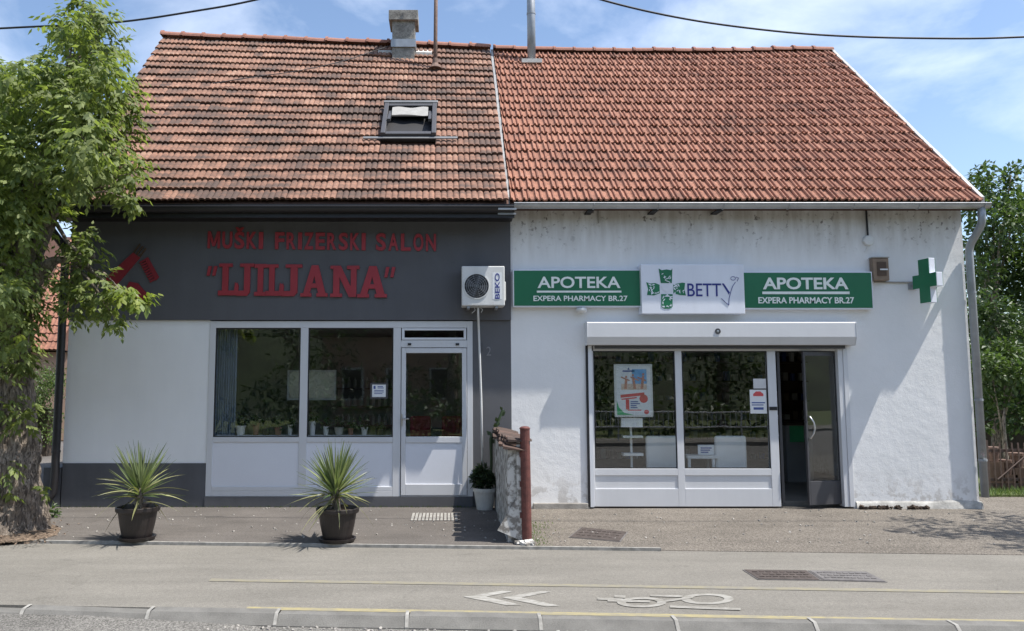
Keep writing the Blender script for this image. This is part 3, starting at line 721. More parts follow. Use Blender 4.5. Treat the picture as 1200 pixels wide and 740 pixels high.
# pharmacy front
px0, px1 = X(690, 500), X(996, 500); pz1 = Z(405)
wz = [(XM, -.1), (px0 - .002, -.1), (px0 - .002, pz1), (px1 + .002, pz1), (px1 + .002, -.1), (XR, -.1), (XR, ztopR), (XM, ztopR)]
wb = MB(); nw = len(wz); tri = [(0,1,2,7), (2,3,6,7), (3,4,5,6)]
wb.add([(x, 0, z) for x, z in wz] + [(x, TH, z) for x, z in wz], tri + [tuple(i + nw for i in f[::-1]) for f in tri] + [(i, nw+i, nw+(i+1)%nw, (i+1)%nw) for i in range(nw)])
wb.build('front_wall', M['old_wall'], pharm)
MB().box(XM + .3, px0 - .03, -0.035, -.002, -0.1, 0.06).build('plinth', M['cement'], pharm, bevel=.015)
def lumpy_plinth(x0, x1):
    n = 40; vs_ = []
    for i in range(n+1):
        x = x0 + (x1-x0)*i/n; k = noise.noise(Vector((x*3, 0, 1)))*.02
        d = .028 + k; h = .065 + noise.noise(Vector((x*2.1, 5, 1)))*.02
        vs_ += [(x, -d-.015, -.05), (x, -d, h*.8), (x, -d*.6, h), (x, -.001, h+.02)]
    b = MB(); b.add(vs_, [(4*i+k, 4*i+4+k, 4*i+5+k, 4*i+1+k) for i in range(n) for k in range(3)] + [(0,1,2,3)[::-1], (4*n,4*n+1,4*n+2,4*n+3)])
    b.build('plinth', M['ledge'], pharm, smooth=True)
lumpy_plinth(X(1003, 590), XR + .03)
# crumbling dark strip at the foot of the wall
cr = MB()
for i in range(46):
    x = X(1004, 590) + rnd.random()**1.3*1.0; s_ = rnd.uniform(.012, .032)
    Mr = Matrix.Translation((x, -.055 - rnd.random()*.03, s_*.4 - .02 + rnd.random()*.02)) @ Matrix.Rotation(rnd.random()*6, 4, Vector((rnd.random(), rnd.random(), 1)).normalized())
    cr.box(-s_, s_, -s_*.7, s_*.7, -s_*.6, s_*.6, Mr)
o = cr.build('crumbled_render', M['soil'], pharm); o['kind'] = 'stuff'

# ------------------------------------------------------------------ gutters and downpipes
def gutter(name, x0, x1, y, z, r, m, parent, label=None):
    seg = 9; n = 2; vs_ = []; b = MB()
    for x in (x0, x1):
        for k in range(seg+1):
            a = math.pi + math.pi*k/seg; vs_.append((x, y + math.cos(a)*r, z + math.sin(a)*r))
        for k in range(seg, -1, -1):
            a = math.pi + math.pi*k/seg; vs_.append((x, y + math.cos(a)*(r-.006), z + math.sin(a)*(r-.006) + .003))
    N_ = 2*(seg+1)
    b.add(vs_, [(i, N_+i, N_+(i+1)%N_, (i+1)%N_) for i in range(N_)])
    for x in (x0 - .002, x1 + .002):
        b.add([(x, y + math.cos(math.pi + math.pi*k/seg)*r, z + math.sin(math.pi + math.pi*k/seg)*r) for k in range(seg+1)], [tuple(range(seg+1))])
    b.tube([(x0, y - r, z), (x1, y - r, z)], .010, 8)
    return b.build(name, m, parent, smooth=False)
yg = -0.58; zg = Z(243, yg)
gL = gutter('gutter', X(50, 240, yg), X(602, 240, yg), yg, zg - .005, .075, M['black_metal'], salon)
MB().box(X(62, 245, -.5), XM + .02, -.50, -.046, Z(252, -.5), Z(247, -.5)).build('soffit', M['black_metal'], salon)
MB().box(X(62, 245, -.5), XM + .02, -.54, -.501, Z(256, -.5), Z(240, -.5)).build('fascia_board', M['black_metal'], salon)
for k in range(2):
    MB().box(XM - .22, XM + .04, -.66 + .09*k, -.63 + .09*k, Z(247 + 4*k, -.6), Z(245 + 4*k, -.6)).build('end_strip', M['galv'], salon)
yr_ = -0.335; zgr = Z(241, yr_)
gR = gutter('gutter', X(602, 240, yr_), X(1158, 241, yr_), yr_, zgr + .02, .072, M['zinc'], pharm)
for i in range(7):
    x = X(695 + 76*i, 240, yr_)
    MB().tube([(x, yr_ + math.cos(math.pi + math.pi*k/8)*.078, zgr + .02 + math.sin(math.pi + math.pi*k/8)*.078) for k in range(9)], .008, 6).build('gutter_bracket', M['zinc'], gR)
    if i < 3: MB().box(x - .07, x + .02, yr_ + .05, -.002, zgr - .066, zgr - .045).build('rafter_hook', M['black'], gR)
def pipe(name, pts, r, m, parent): return MB().tube(pts, r, 14).build(name, m, parent, smooth=True)
def smooth_path(pts, n=5):
    pts = [Vector(p) for p in pts]; out = [pts[0]]
    for i in range(1, len(pts)-1):
        a, b, c = pts[i-1], pts[i], pts[i+1]; d1 = min(.09, (a-b).length*.45); d2 = min(.09, (c-b).length*.45)
        p, q = b + (a-b).normalized()*d1, b + (c-b).normalized()*d2
        for k in range(n+1):
            t = k/n; out.append(p*(1-t)**2 + b*2*t*(1-t) + q*t*t)
    out.append(pts[-1]); return out
xd = X(1151, 260, yr_)
dp = pipe('downpipe', smooth_path([(xd, yr_, zgr - .03), (xd, yr_, Z(262, yr_)), (XR + .035, -.075, Z(290, -.08)), (XR + .035, -.075, Z(583, -.08))]), .052, M['galv'], pharm)
for py in (345, 470, 540): MB().tube([(XR + .035, -.075, Z(py)), (XR + .035, -.075, Z(py) + .03)], .058, 14).build('pipe_clip', M['galv'], dp)
xdl = XL - .062
dl = pipe('downpipe', smooth_path([(X(55, 245, yg), yg, zg - .05), (X(55, 250, yg), yg, Z(262, yg)), (xdl, -.08, Z(292, -.08)), (xdl - .0, -.08, Z(560, -.08)), (xdl - .02, -.08, Z(582, -.08)), (xdl - .16, -.14, Z(585, -.1))]), .058, M['black_metal'], salon)
for py in (330, 440, 530): MB().tube([(xdl, -.08, Z(py)), (xdl, -.08, Z(py) + .03)], .064, 14).build('pipe_clip', M['black_metal'], dl)
MB().box(X(50, 590), XL - .01, -.02, .8, -.05, Z(548)).build('side_plinth', M['plinth_render'], salon)

# ------------------------------------------------------------------ salon shopfront
ya, yb_ = -0.012, 0.055
def fr(b, pxa, pxb, pya, pyb, y0=ya, y1=yb_, pym=480):
    b.box(X(pxa, pym), X(pxb, pym), y0, y1, Z(pyb), Z(pya)); return b
sf = MB()
fr(sf, 243.5, 250.5, 376.6, 582); fr(sf, 547.5, 554, 376.6, 582); fr(sf, 470.0, 547.45, 580.9, 582)
fr(sf, 250.55, 547.45, 376.6, 384.5)
fr(sf, 351, 360, 384.6, 575.4); fr(sf, 460.55, 469.5, 384.6, 582)
fr(sf, 250.55, 350.95, 512.5, 518.5); fr(sf, 360.05, 460.45, 512.5, 518.5)
fr(sf, 250.55, 460.45, 575.5, 582); fr(sf, 250.55, 350.95, 570.5, 575.45); fr(sf, 360.05, 460.45, 570.5, 575.45)
fr(sf, 469.55, 547.45, 399, 407.5)
shopL = sf.build('shopfront', M['white_alu'], salon, bevel=.004)
def pane(pxa, pxb, pya, pyb, parent, m='glass', y=0.02, name='pane', pym=480):
    return MB().box(X(pxa, pym), X(pxb, pym), y, y + .006, Z(pyb), Z(pya)).build(name, M[m], parent)
pane(250.5, 351, 384.5, 512.5, shopL); pane(360, 460.5, 384.5, 512.5, shopL)
pane(250.5, 351, 518.5, 570.5, shopL, 'panel_grey', 0.003, 'panel'); pane(360, 460.5, 518.5, 570.5, shopL, 'panel_grey', 0.003, 'panel')
for pxa, pxb, pya, pyb in ((250.5, 351, 384.5, 512.5), (360, 460.5, 384.5, 512.5)):
    g_ = MB(); w = 1.3
    fr(g_, pxa, pxa+w, pya, pyb, .002, .0195); fr(g_, pxb-w, pxb, pya, pyb, .002, .0195); fr(g_, pxa+w, pxb-w, pya, pya+w, .002, .0195); fr(g_, pxa+w, pxb-w, pyb-w, pyb, .002, .0195)
    g_.build('gasket', M['rubber'], shopL)
tr = MB(); fr(tr, 470.5, 473.5, 385, 398.5, -.02, .05); fr(tr, 543.5, 546.5, 385, 398.5, -.02, .05); fr(tr, 473.55, 543.45, 385, 387.5, -.02, .05); fr(tr, 473.55, 543.45, 396, 398.5, -.02, .05)
trw = tr.build('transom_window', M['grey_alu'], salon, bevel=.003)
pane(473.4, 543.6, 387.4, 396.1, trw, 'glass_dark', .01)
dr = MB()
fr(dr, 470.3, 475.5, 408.3, 580.5, -.022, .04); fr(dr, 541.5, 546.9, 408.3, 580.5, -.022, .04)
fr(dr, 475.55, 541.45, 408.3, 414, -.022, .04); fr(dr, 475.55, 541.45, 512, 519, -.022, .04); fr(dr, 475.55, 541.45, 567.5, 580.5, -.022, .04)
doorL = dr.build('door', M['white_alu'], salon, bevel=.004)
pane(475.5, 541.5, 414, 512, doorL, 'glass', .0)
pane(475.5, 541.5, 519, 567.5, doorL, 'panel_grey', -.006, 'panel')
h = MB(); hx = X(470.9, 491); hz = Z(491)
h.box(hx-.012, hx+.014, -.036, -.0225, hz-.10, hz+.07); h.tube([(hx, -.03, hz), (hx, -.075, hz), (hx+.11, -.08, hz+.004)], .010, 8)
h.build('handle', M['steel'], doorL)
h = MB()
for px in (480, 536): h.box(X(px-2, 404), X(px+2, 404), -.03, -.0125, Z(405), Z(402.5))
h.build('hinge_cap', M['black'], shopL)

# things behind the salon glass
def box_thing(name, label, cat, parts, org, group=None):
    t = thing(name, label, cat, org, group)
    for nm, mb, m in parts: mb.build(nm, m, t)
    return t
cw = MB(); n = 60; vs_ = []
cx0, cx1 = X(252, 450, .25), X(277, 450, .25); czt, czb = Z(386, .25), Z(511, .25)
for i in range(n+1):
    x = cx0 + (cx1-cx0)*i/n; y = .25 + .025*math.sin(i*.95) + .008*math.sin(i*2.3)
    vs_ += [(x, y, czb), (x, y, czt)]
cw.add(vs_, [(2*i, 2*i+2, 2*i+3, 2*i+1) for i in range(n)])
t = thing('curtain', 'pale blue pleated curtain at the left edge of the salon window', 'curtain', (cx0, .25, czb))
cw.build('fabric', M['curtain'], t, smooth=True); MB().tube([(cx0 - .02, .25, czt + .01), (cx1 + .4, .25, czt + .01)], .012, 8).build('rail', M['steel'], t)
MB().box(X(251, 510), X(460, 510), .058, .29, Z(513.5), Z(511)).build('window_sill', M['white_alu'], salon)
zs = Z(511) + .002
sill_pots = [(282, 12, 11, 'pot_white', 'white two handled planter on the salon sill beside the curtain', 1), (300, 8, 14, 'terracotta', 'small clay pot with bushy green plant left of the salon mullion', 0.8), (312, 10, 9, 'pot_plastic', 'dark pot with low spreading plant on the salon sill', 1.0),
    (326, 9, 9, 'terracotta', 'clay pot with dark leafy plant near the salon mullion', 1.2), (340, 6, 12, 'pot_white', 'small white ornament pot just left of the salon mullion', .6), (366, 8, 16, 'plastic_white', 'tall white pot just right of the salon mullion', .8), (382, 7, 10, 'pot_white', 'little pale pot with tiny plant right of the mullion', .7),
    (397, 11, 9, 'yellowed', 'wide beige pot with trailing plant in the middle of the right salon pane', 1.1), (411, 7, 8, 'terracotta', 'small clay pot with short plant in the right salon pane', .9), (427, 8, 9, 'pot_white', 'white pot with thin plant below the paper notice', .9), (445, 12, 7, 'pot_plastic', 'flat dark bowl with plant at the right end of the salon sill', .8)]
def leaf_cloud(blobs, n, size, rr, aspect=0.42, droop=0.4):
    b = MB(); tot = sum(r**2 for _, r in blobs); V, F_ = b.v, b.f
    for c, r in blobs:
        for _ in range(max(2, int(n*r*r/tot))):
            d = Vector((rr.gauss(0,1), rr.gauss(0,1), rr.gauss(0,1))).normalized()
            p = Vector(c) + d * r * rr.random()**.45
            ax = (d*.6 + Vector((rr.gauss(0,.6), rr.gauss(0,.6), rr.gauss(0,.5) - droop))).normalized()
            sd = ax.cross(Vector((rr.gauss(0,.5), rr.gauss(0,.5), 1))).normalized()
            nn = sd.cross(ax); Lf = size*rr.uniform(.7, 1.3); w = Lf*aspect*.5
            k = len(V); V += [p, p + ax*Lf*.42 + sd*w + nn*w*.35, p + ax*Lf, p + ax*Lf*.42 - sd*w + nn*w*.35]; F_ += [(k, k+1, k+2), (k, k+2, k+3)]
    return b
for px, w, hh, mm, lab, k in sill_pots:
    x = X(px, 505, .17); r = w/2/79; hgt = hh/79
    t = thing('potted_plant', lab, 'potted plant', (x, .17, zs))
    MB().lathe([(r*.72, 0), (r*.95, hgt*.85), (r*1.05, hgt*.86), (r*1.05, hgt), (r*.9, hgt), (r*.88, hgt*.9)], (x, .17, zs), 14).build('pot', M[mm], t, smooth=False)
    leaf_cloud([((x, .17, zs + hgt + .06*k), .085*k)], 60, .07, rnd).build('foliage', M['leaf_dark'], t)['kind'] = 'stuff'
# framed panel in the room stands in for a reflected car roof, paper notice on the glass
t = thing('reflection_panel', 'large pale panel behind the salon window mullion standing in for a reflection', 'mirror', (X(366, 452, 1.9), 1.9, Z(468, 1.9)))
MB().box(X(337, 452, 1.9), X(394, 452, 1.9), 1.86, 1.90, Z(469, 1.9), Z(434, 1.9)).build('frame', M['grey_alu'], t)
MB().box(X(339, 452, 1.86), X(392, 452, 1.86), 1.852, 1.859, Z(467, 1.86), Z(436, 1.86)).build('glass', M['steel'], t)
def notice(name, label, pxa, pxb, pya, pyb, lines, border=None, y=-.001, cat='notice'):
    t = thing(name, label, cat, ((X(pxa, pya)+X(pxb, pya))/2, y, Z(pyb)))
    if border: MB().box(X(pxa-2.3, 455), X(pxb+2.3, 455), y-.0015, y, Z(pyb+2), Z(pya-2)).build('holder', M[border], t)
    MB().box(X(pxa, 455), X(pxb, 455), y-.004, y-.002, Z(pyb), Z(pya)).build('sheet', M['paper'], t)
    b = MB()
    for i, (a, c, yy, hh) in enumerate(lines):
        b.box(X(pxa + (pxb-pxa)*a, 455), X(pxa + (pxb-pxa)*c, 455), y-.0055, y-.0041, Z(pya + (pyb-pya)*(yy+hh)), Z(pya + (pyb-pya)*yy))
    b.build('print', M['print_navy'], t)
    return t
notice('notice', 'white paper notice in a dark holder on the salon window near the door', 436, 452, 451, 465.5, [(.1,.25,.1,.25), (.4,.8,.12,.06), (.4,.85,.24,.06), (.15,.85,.45,.05), (.15,.85,.57,.05), (.15,.75,.70,.05)], 'dark_alu', y=.019)
# hairdressing chairs in red seen through the door
for px, lab in ((492, 'red padded salon chair behind the door glass on the left'), (530, 'red padded salon chair behind the door glass on the right')):
    x = X(px, 500, 1.6)
    t = thing('salon_chair', lab, 'chair', (x, 1.6, .035), 'red salon chairs')
    MB().box(x-.19, x+.19, 1.4, 1.9, .45, .58).build('seat', M['red_cloth'], t, bevel=.04)
    MB().box(x-.18, x+.18, 1.85, 1.97, .60, 1.25).build('backrest', M['red_cloth'], t, bevel=.05)
    MB().tube([(x, 1.65, .04), (x, 1.65, .45)], .035, 10).lathe([(.26, .036), (.26, .05), (.05, .07)], (x, 1.65, 0), 20).build('pedestal', M['steel'], t)
    for s_ in (-1, 1): MB().box(x + s_*.225 - .03, x + s_*.225 + .03, 1.45, 1.9, .66, .70).build('armrest', M['black'], t)
t = thing('wall_shelf', 'dark shelf of bottles on the salon back wall', 'shelf', (X(430, 480, 3.4), 3.5, 1.0))
xs0 = X(395, 480, 3.4); xs1 = X(465, 480, 3.4)
for z in (1.0, 1.35, 1.7): MB().box(xs0, xs1, 3.3, 3.58, z, z+.03).build('board', M['wood_dark'], t)
for z in (1.03, 1.38, 1.73):
    b = MB()
    for i in range(9): b.lathe([(.03, 0), (.03, .14), (.012, .17), (.012, .2)], (xs0 + .1 + i*(xs1-xs0-.2)/8, 3.42, z + .002), 8)
    b.build('bottle_row', M['pot_white'], t)['kind'] = 'stuff'

# ------------------------------------------------------------------ pharmacy shopfront with roller shutter box
yp0, yp1 = 0.03, 0.11
def frp(b, pxa, pxb, pya, pyb, y0=yp0, y1=yp1, pym=500):
    b.box(X(pxa, pym, y0), X(pxb, pym, y0), y0, y1, Z(pyb, y0), Z(pya, y0)); return b
pb = MB()
frp(pb, 690.5, 696.5, 411, 594); frp(pb, 696.55, 985, 405.5, 411.5)
frp(pb, 793, 801, 411.55, 594); frp(pb, 902, 912, 411.55, 594)
for a, c in ((696.55, 792.95), (801.05, 901.95)):
    frp(pb, a, c, 549.5, 557.5); frp(pb, a, c, 573, 594)
shopR = pb.build('shopfront', M['white_alu'], pharm, bevel=.004)
MB().box(X(985.2, 500), X(991, 500), -.01, .14, 0.0, Z(405.5)).build('door_jamb', M['white_alu'], shopR, bevel=.004)
MB().box(X(991.2, 500), X(996.5, 500), -.02, .16, 0.0, Z(405.5)).build('door_jamb', M['white_alu'], shopR, bevel=.004)
MB().box(X(690.2, 500), X(694.5, 500), -.03, .028, 0.0, Z(405.5)).build('shutter_rail', M['grey_alu'], shopR)
MB().box(X(687.5, 500), X(690.0, 500), -.03, -.002, 0.0, Z(378)).build('conduit', M['black'], shopR)
for a, c in ((696.5, 793), (801, 902)):
    MB().box(X(a, 500, .06), X(c, 500, .06), .06, .066, Z(549.5, .06), Z(411.5, .06)).build('pane', M['glass'], shopR)
    MB().box(X(a, 500, .045), X(c, 500, .045), .045, .06, Z(573, .045), Z(557.5, .045)).build('panel', M['white_alu'], shopR)
    g_ = MB(); w = 1.3
    frp(g_, a, a+w, 411.5, 549.5, .042, .059); frp(g_, c-w, c, 411.5, 549.5, .042, .059); frp(g_, a+w, c-w, 548.2, 549.5, .042, .059); frp(g_, a+w, c-w, 411.5, 412.8, .042, .059)
    g_.build('gasket', M['rubber'], shopR)
# lock plate on the door-side mullion
MB().box(X(902.5, 480), X(911.5, 480), .018, .029, Z(481), Z(477)).build('lock_plate', M['black'], shopR)
# roller shutter box: bevelled front
def shutter_box():
    xa, xb = X(688.5, 390, -.2), X(1003.5, 390, -.2); zt = Z(377.5, -.2); zb = Z(404.5, -.14); d = .20
    pts = [(0.0, zt), (-d + .02, zt), (-d, zt - .012), (-d, Z(395, -.2)), (-d + .055, zb), (0.0, zb)]
    n = len(pts); b = MB(); vs_ = [(xa, y - .002, z) for y, z in pts] + [(xb, y - .002, z) for y, z in pts]
    b.add(vs_, [tuple(range(n))[::-1], tuple(range(n, 2*n))] + [(i, n+i, n+(i+1)%n, (i+1)%n) for i in range(n)])
    o = b.build('shutter_box', M['white_alu'], pharm, bevel=.004)
    for x in (xa - .006, xb + .001):
        q = MB(); vs_ = [(x, y*1.03 - .002, z + (.006 if i < 3 else -.006)) for i, (y, z) in enumerate(pts)] + [(x + .005, y*1.03 - .002, z + (.006 if i < 3 else -.006)) for i, (y, z) in enumerate(pts)]
        q.add(vs_, [tuple(range(n))[::-1], tuple(range(n, 2*n))] + [(i, n+i, n+(i+1)%n, (i+1)%n) for i in range(n)]); q.build('end_cap', M['grey_alu'], o)
    c = Vector((X(841, 388, -.2), -.203, Z(388.5, -.2))); Mr = Matrix.Rotation(R(90), 3, 'X')
    MB().lathe([(.042, 0), (.042, .008), (.026, .008), (.026, .003)], c, 20, Mr).build('lock_ring', M['dark_alu'], o)
    MB().lathe([(.018, 0.004), (.018, .008), (0.002, .009)], c, 14, Mr).build('lock_core', M['steel'], o)
    MB().box(X(697, 405, -.05), X(990, 405, -.05), -.06, -.02, zb - .05, zb - .001).build('bottom_bar', M['dark_alu'], o)
shutter_box()
# double glass door: right leaf ajar, left leaf swung in
def leaf_door(hinge_x, ang, w, parent, flip):
    z0, z1 = .03, Z(413, .09); Mx = Matrix.Translation((hinge_x, .10, 0)) @ Matrix.Rotation(R(ang), 4, 'Z')
    s = -1 if flip else 1
    b = MB(); t_ = .05
    def bx(a, c, za, zb, y0=-.02, y1=.02): b.box(s*a, s*c, y0, y1, za, zb, Mx)
    bx(0, t_, z0, z1); bx(w - t_*.6, w, z0, z1); bx(t_+.0005, w - t_*.6 - .0005, z1 - .06, z1 - .001); bx(t_+.0005, w - t_*.6 - .0005, z0+.001, z0 + .34)
    o = b.build('door_leaf', M['dark_alu'], parent, bevel=.003)
    MB().box(s*t_, s*(w - t_*.6), -.004, .004, z0 + .34, z1 - .06, Mx).build('pane', M['glass'], o)
    zh = Z(501)
    for sy in (-1, 1):
        MB().tube([Mx @ Vector((s*(w-.035), sy*.02, zh+.16)), Mx @ Vector((s*(w-.04), sy*.06, zh+.155)), Mx @ Vector((s*(w-.075), sy*.085, zh+.08)), Mx @ Vector((s*(w-.09), sy*.09, zh)), Mx @ Vector((s*(w-.075), sy*.085, zh-.08)), Mx @ Vector((s*(w-.04), sy*.06, zh-.155)), Mx @ Vector((s*(w-.035), sy*.02, zh-.16))], .012, 8).build('handle', M['steel'], o, smooth=True)
    return o
leaf_door(X(984.5, 500, .1), 14, .60, pharm, True)
leaf_door(X(915, 500, .1), 78, .52, pharm, False)

# inside the pharmacy window
def poster():
    Y = .16; Xp = lambda px: X(px, 458, Y); Zp = lambda py: Z(py, Y)
    t = thing('poster_stand', 'white framed advertising poster on a stand behind the left pharmacy pane', 'poster', ((Xp(720)+Xp(765))/2, .3, Z(549, .3)))
    MB().box(Xp(720), Xp(765), Y, Y + .03, Zp(489), Zp(427)).build('frame', M['plastic_white'], t, bevel=.006)
    MB().box(Xp(722.5), Xp(762.5), Y - .003, Y - .0005, Zp(486.5), Zp(429.5)).build('sheet', M['paper'], t)
    p = MB().box(Xp(741), Xp(758), Y - .005, Y - .0031, Zp(450), Zp(433)).build('picture_sky', M['poster_blue'], t)
    MB().box(Xp(728), Xp(758), Y - .0048, Y - .0031, Zp(457), Zp(450)).build('picture_beach', M['poster_sand'], t)
    b = MB()
    for i, (px, top, lean) in enumerate(((733, 440, 1), (744, 438, -2), (752, 437, 2))):
        y0 = Y - .0062 - i*.0004
        b.prism([(Xp(px-1.6), Zp(456)), (Xp(px+1.6), Zp(456)), (Xp(px+lean+1.4), Zp(top+4)), (Xp(px+lean-1.4), Zp(top+4))], y0, y0 + .001)
        b.prism([(Xp(px+lean + 1.3*math.cos(a*math.pi/4)), Zp(top+2 + 1.5*math.sin(a*math.pi/4))) for a in range(8)], y0, y0 + .001)
        b.prism([(Xp(px-5), Zp(443)), (Xp(px-5), Zp(441.4)), (Xp(px+5), Zp(445.5)), (Xp(px+5), Zp(447))], y0 - .0002, y0 + .0008)
    b.build('picture_figures', M['poster_skin'], t)
    b = MB(); 
    b.prism([(Xp(727), Zp(463)), (Xp(755), Zp(460)), (Xp(755), Zp(463.5)), (Xp(727), Zp(466.5))], Y - .005, Y - .0032); b.prism([(Xp(728), Zp(467.5)), (Xp(746), Zp(465.5)), (Xp(746), Zp(467)), (Xp(728), Zp(469))], Y - .005, Y - .0032)
    b.box(Xp(733), Xp(737), Y - .005, Y - .0032, Zp(480), Zp(468.5)); b.box(Xp(735), Xp(751), Y - .0046, Y - .0032, Zp(481.5), Zp(480.3))
    b.prism([(Xp(754 + 5*math.cos(a*math.pi/8)), Zp(467.5 + 5*math.sin(a*math.pi/8))) for a in range(16)], Y - .005, Y - .0032)
    b.prism([(Xp(757 + 3*math.cos(a*math.pi/8)), Zp(483 + 2.6*math.sin(a*math.pi/8))) for a in range(16)], Y - .005, Y - .0032)
    b.build('red_print', M['poster_red'], t)
    b = MB(); b.prism([(Xp(722.6), Zp(486.4)), (Xp(722.6), Zp(470)), (Xp(725), Zp(478)), (Xp(731), Zp(484)), (Xp(742), Zp(486.4))], Y - .0052, Y - .0032); b.build('green_print', M['poster_green'], t)
    b = MB()
    for i in range(4): b.box(Xp(738.5), Xp(738.5 + (9, 11, 7, 8)[i]), Y - .005, Y - .0032, Zp(471.6 + i*2.3), Zp(470.4 + i*2.3))
    b.box(Xp(730), Xp(744), Y - .005, Y - .0032, Zp(436), Zp(434.3)); b.prism([(Xp(735.5), Zp(433.6)), (Xp(738.5), Zp(433.6)), (Xp(737), Zp(431))], Y - .005, Y - .0032)
    b.build('small_print', M['print_navy'], t)
    MB().box(Xp(728), Xp(753), Y + .04, Y + .08, Zp(501), Zp(490)).build('leaflet_tray', M['paper'], t)
    MB().tube([(Xp(740.5), .28, Z(549, .28)), (Xp(740.5), .28, Zp(470))], .018, 10).box(Xp(730), Xp(753), .2, .36, Z(534, .28), Z(531, .28)).box(Xp(730), Xp(753), .2, .36, Z(513, .28), Z(510.5, .28)).build('stand', M['plastic_white'], t)
    MB().lathe([(.2, .001), (.2, .02), (.03, .04)], (Xp(740.5), .30, .036), 20).tube([(Xp(740.5), .30, .06), (Xp(740.5), .29, Z(549, .28))], .018, 8).build('base', M['plastic_white'], t)
poster()
def chair(px, w, lab):
    Y = .34; x = X(px, 530, Y); hw = w/2*(11.74/900); zt = Z(511, Y)
    t = thing('waiting_chair', lab, 'chair', (x, Y, .035), 'white waiting chairs')
    MB().box(x-hw, x+hw, Y, Y+.07, .42, zt).build('backrest', M['chair_white'], t, bevel=.05)
    MB().box(x-hw, x+hw, Y+.075, Y+.5, .36, .43).build('seat', M['chair_white'], t, bevel=.02)
    for sx in (-1, 1):
        for yy in (Y+.02, Y+.46): MB().tube([(x+sx*(hw-.04), yy, .036), (x+sx*(hw-.04), yy, .37)], .015, 8).build('leg', M['steel'], t)
chair(776, 37, 'white padded chair back behind the left pharmacy pane'); chair(857, 37, 'white padded chair back behind the middle pharmacy pane')
t = thing('side_table', 'low white side table behind the middle pharmacy pane', 'table', (X(822, 540, .4), .4, .036))
MB().box(X(803, 535, .4), X(840, 535, .4), .3, .6, Z(537, .4), Z(533.5, .4)).build('tabletop', M['plastic_white'], t)
for px in (806, 834):
    for yy in (.33, .57): MB().box(X(px-1.5, 545, .4), X(px+1.5, 545, .4), yy-.02, yy+.02, .036, Z(537, .4) - .001).build('leg', M['plastic_white'], t)
t = thing('desk_sign', 'small white sign card standing on the side table', 'sign', (X(827, 527, .38), .38, Z(533.3, .38)))
MB().box(X(818, 527, .38), X(837, 527, .38), .38, .39, Z(533.2, .38), Z(521.5, .38)).build('card', M['paper'], t)
b = MB()
for i in range(3): b.box(X(821, 527, .38), X(834 - i*2, 527, .38), .377, .3795, Z(526 + i*2.5, .38), Z(524.5 + i*2.5, .38))
b.build('print', M['print_navy'], t)
notice('notice', 'white paper notice with red heading taped to the pharmacy glass by the door', 880, 899.5, 457, 485, [(.1,.9,.52,.05), (.1,.8,.62,.04), (.2,.8,.74,.1)], None, y=.058)
bb = bpy.data.objects['notice.001'] if 'notice.001' in bpy.data.objects else None
if bb:
    MB().prism([(X(884, 455), Z(464.5)), (X(896, 455), Z(464.5)), (X(896, 455), Z(462)), (X(892.5, 455), Z(459)), (X(887.5, 455), Z(459)), (X(884, 455), Z(462))], .0518, .0535).build('red_heading', M['poster_red'], bb)
t = thing('paper_note', 'plain grey paper taped above the red headed notice', 'notice', (X(890, 450), .058, Z(455)))
MB().box(X(884.5, 450), X(899.5, 450), .054, .056, Z(455.5), Z(444)).build('sheet', M['flashing'], t)
# shelves with boxes, counter
t = thing('display_shelf', 'tall dark shelving with rows of small boxes inside the pharmacy', 'shelf', (X(760, 480, 4.6), 4.7, .036))
xa, xb = X(700, 480, 4.7), X(960, 480, 4.7)
MB().box(xa, xb, 4.92, 4.97, .036, 2.4).build('back_panel', M['wood_dark'], t)
for i in range(6): MB().box(xa, xb, 4.62, 4.915, .25 + .4*i, .275 + .4*i).build('shelf_board', M['wood_dark'], t)
for cidx, mm in enumerate(('pot_white', 'print_navy', 'yellowed', 'beige_box')):
    b = MB()
    for i in range(6):
        for k in range(26):
            if (k*7 + i*3) % 4 == cidx:
                x = xa + .05 + k*(xb-xa-.1)/26; b.box(x, x + rnd.uniform(.06, .11), 4.64, 4.75, .277 + .4*i, .277 + .4*i + rnd.uniform(.08, .2))
    b.build('product_box', M[mm], t)['kind'] = 'stuff'
t = thing('counter', 'dark counter with green front inside the pharmacy doorway', 'counter', (X(935, 500, 2.8), 2.8, .036))
MB().box(X(918, 500, 2.8), X(948, 500, 2.8), 2.7, 3.3, .036, 1.05).build('body', M['room_wall'], t); MB().box(X(922, 500, 2.8), X(938, 500, 2.8), 2.68, 2.699, .75, 1.04).build('front_panel', M['poster_green'], t)
MB().box(X(916, 500, 2.8), X(950, 500, 2.8), 2.66, 3.32, 1.051, 1.09).build('top', M['wood_dark'], t)

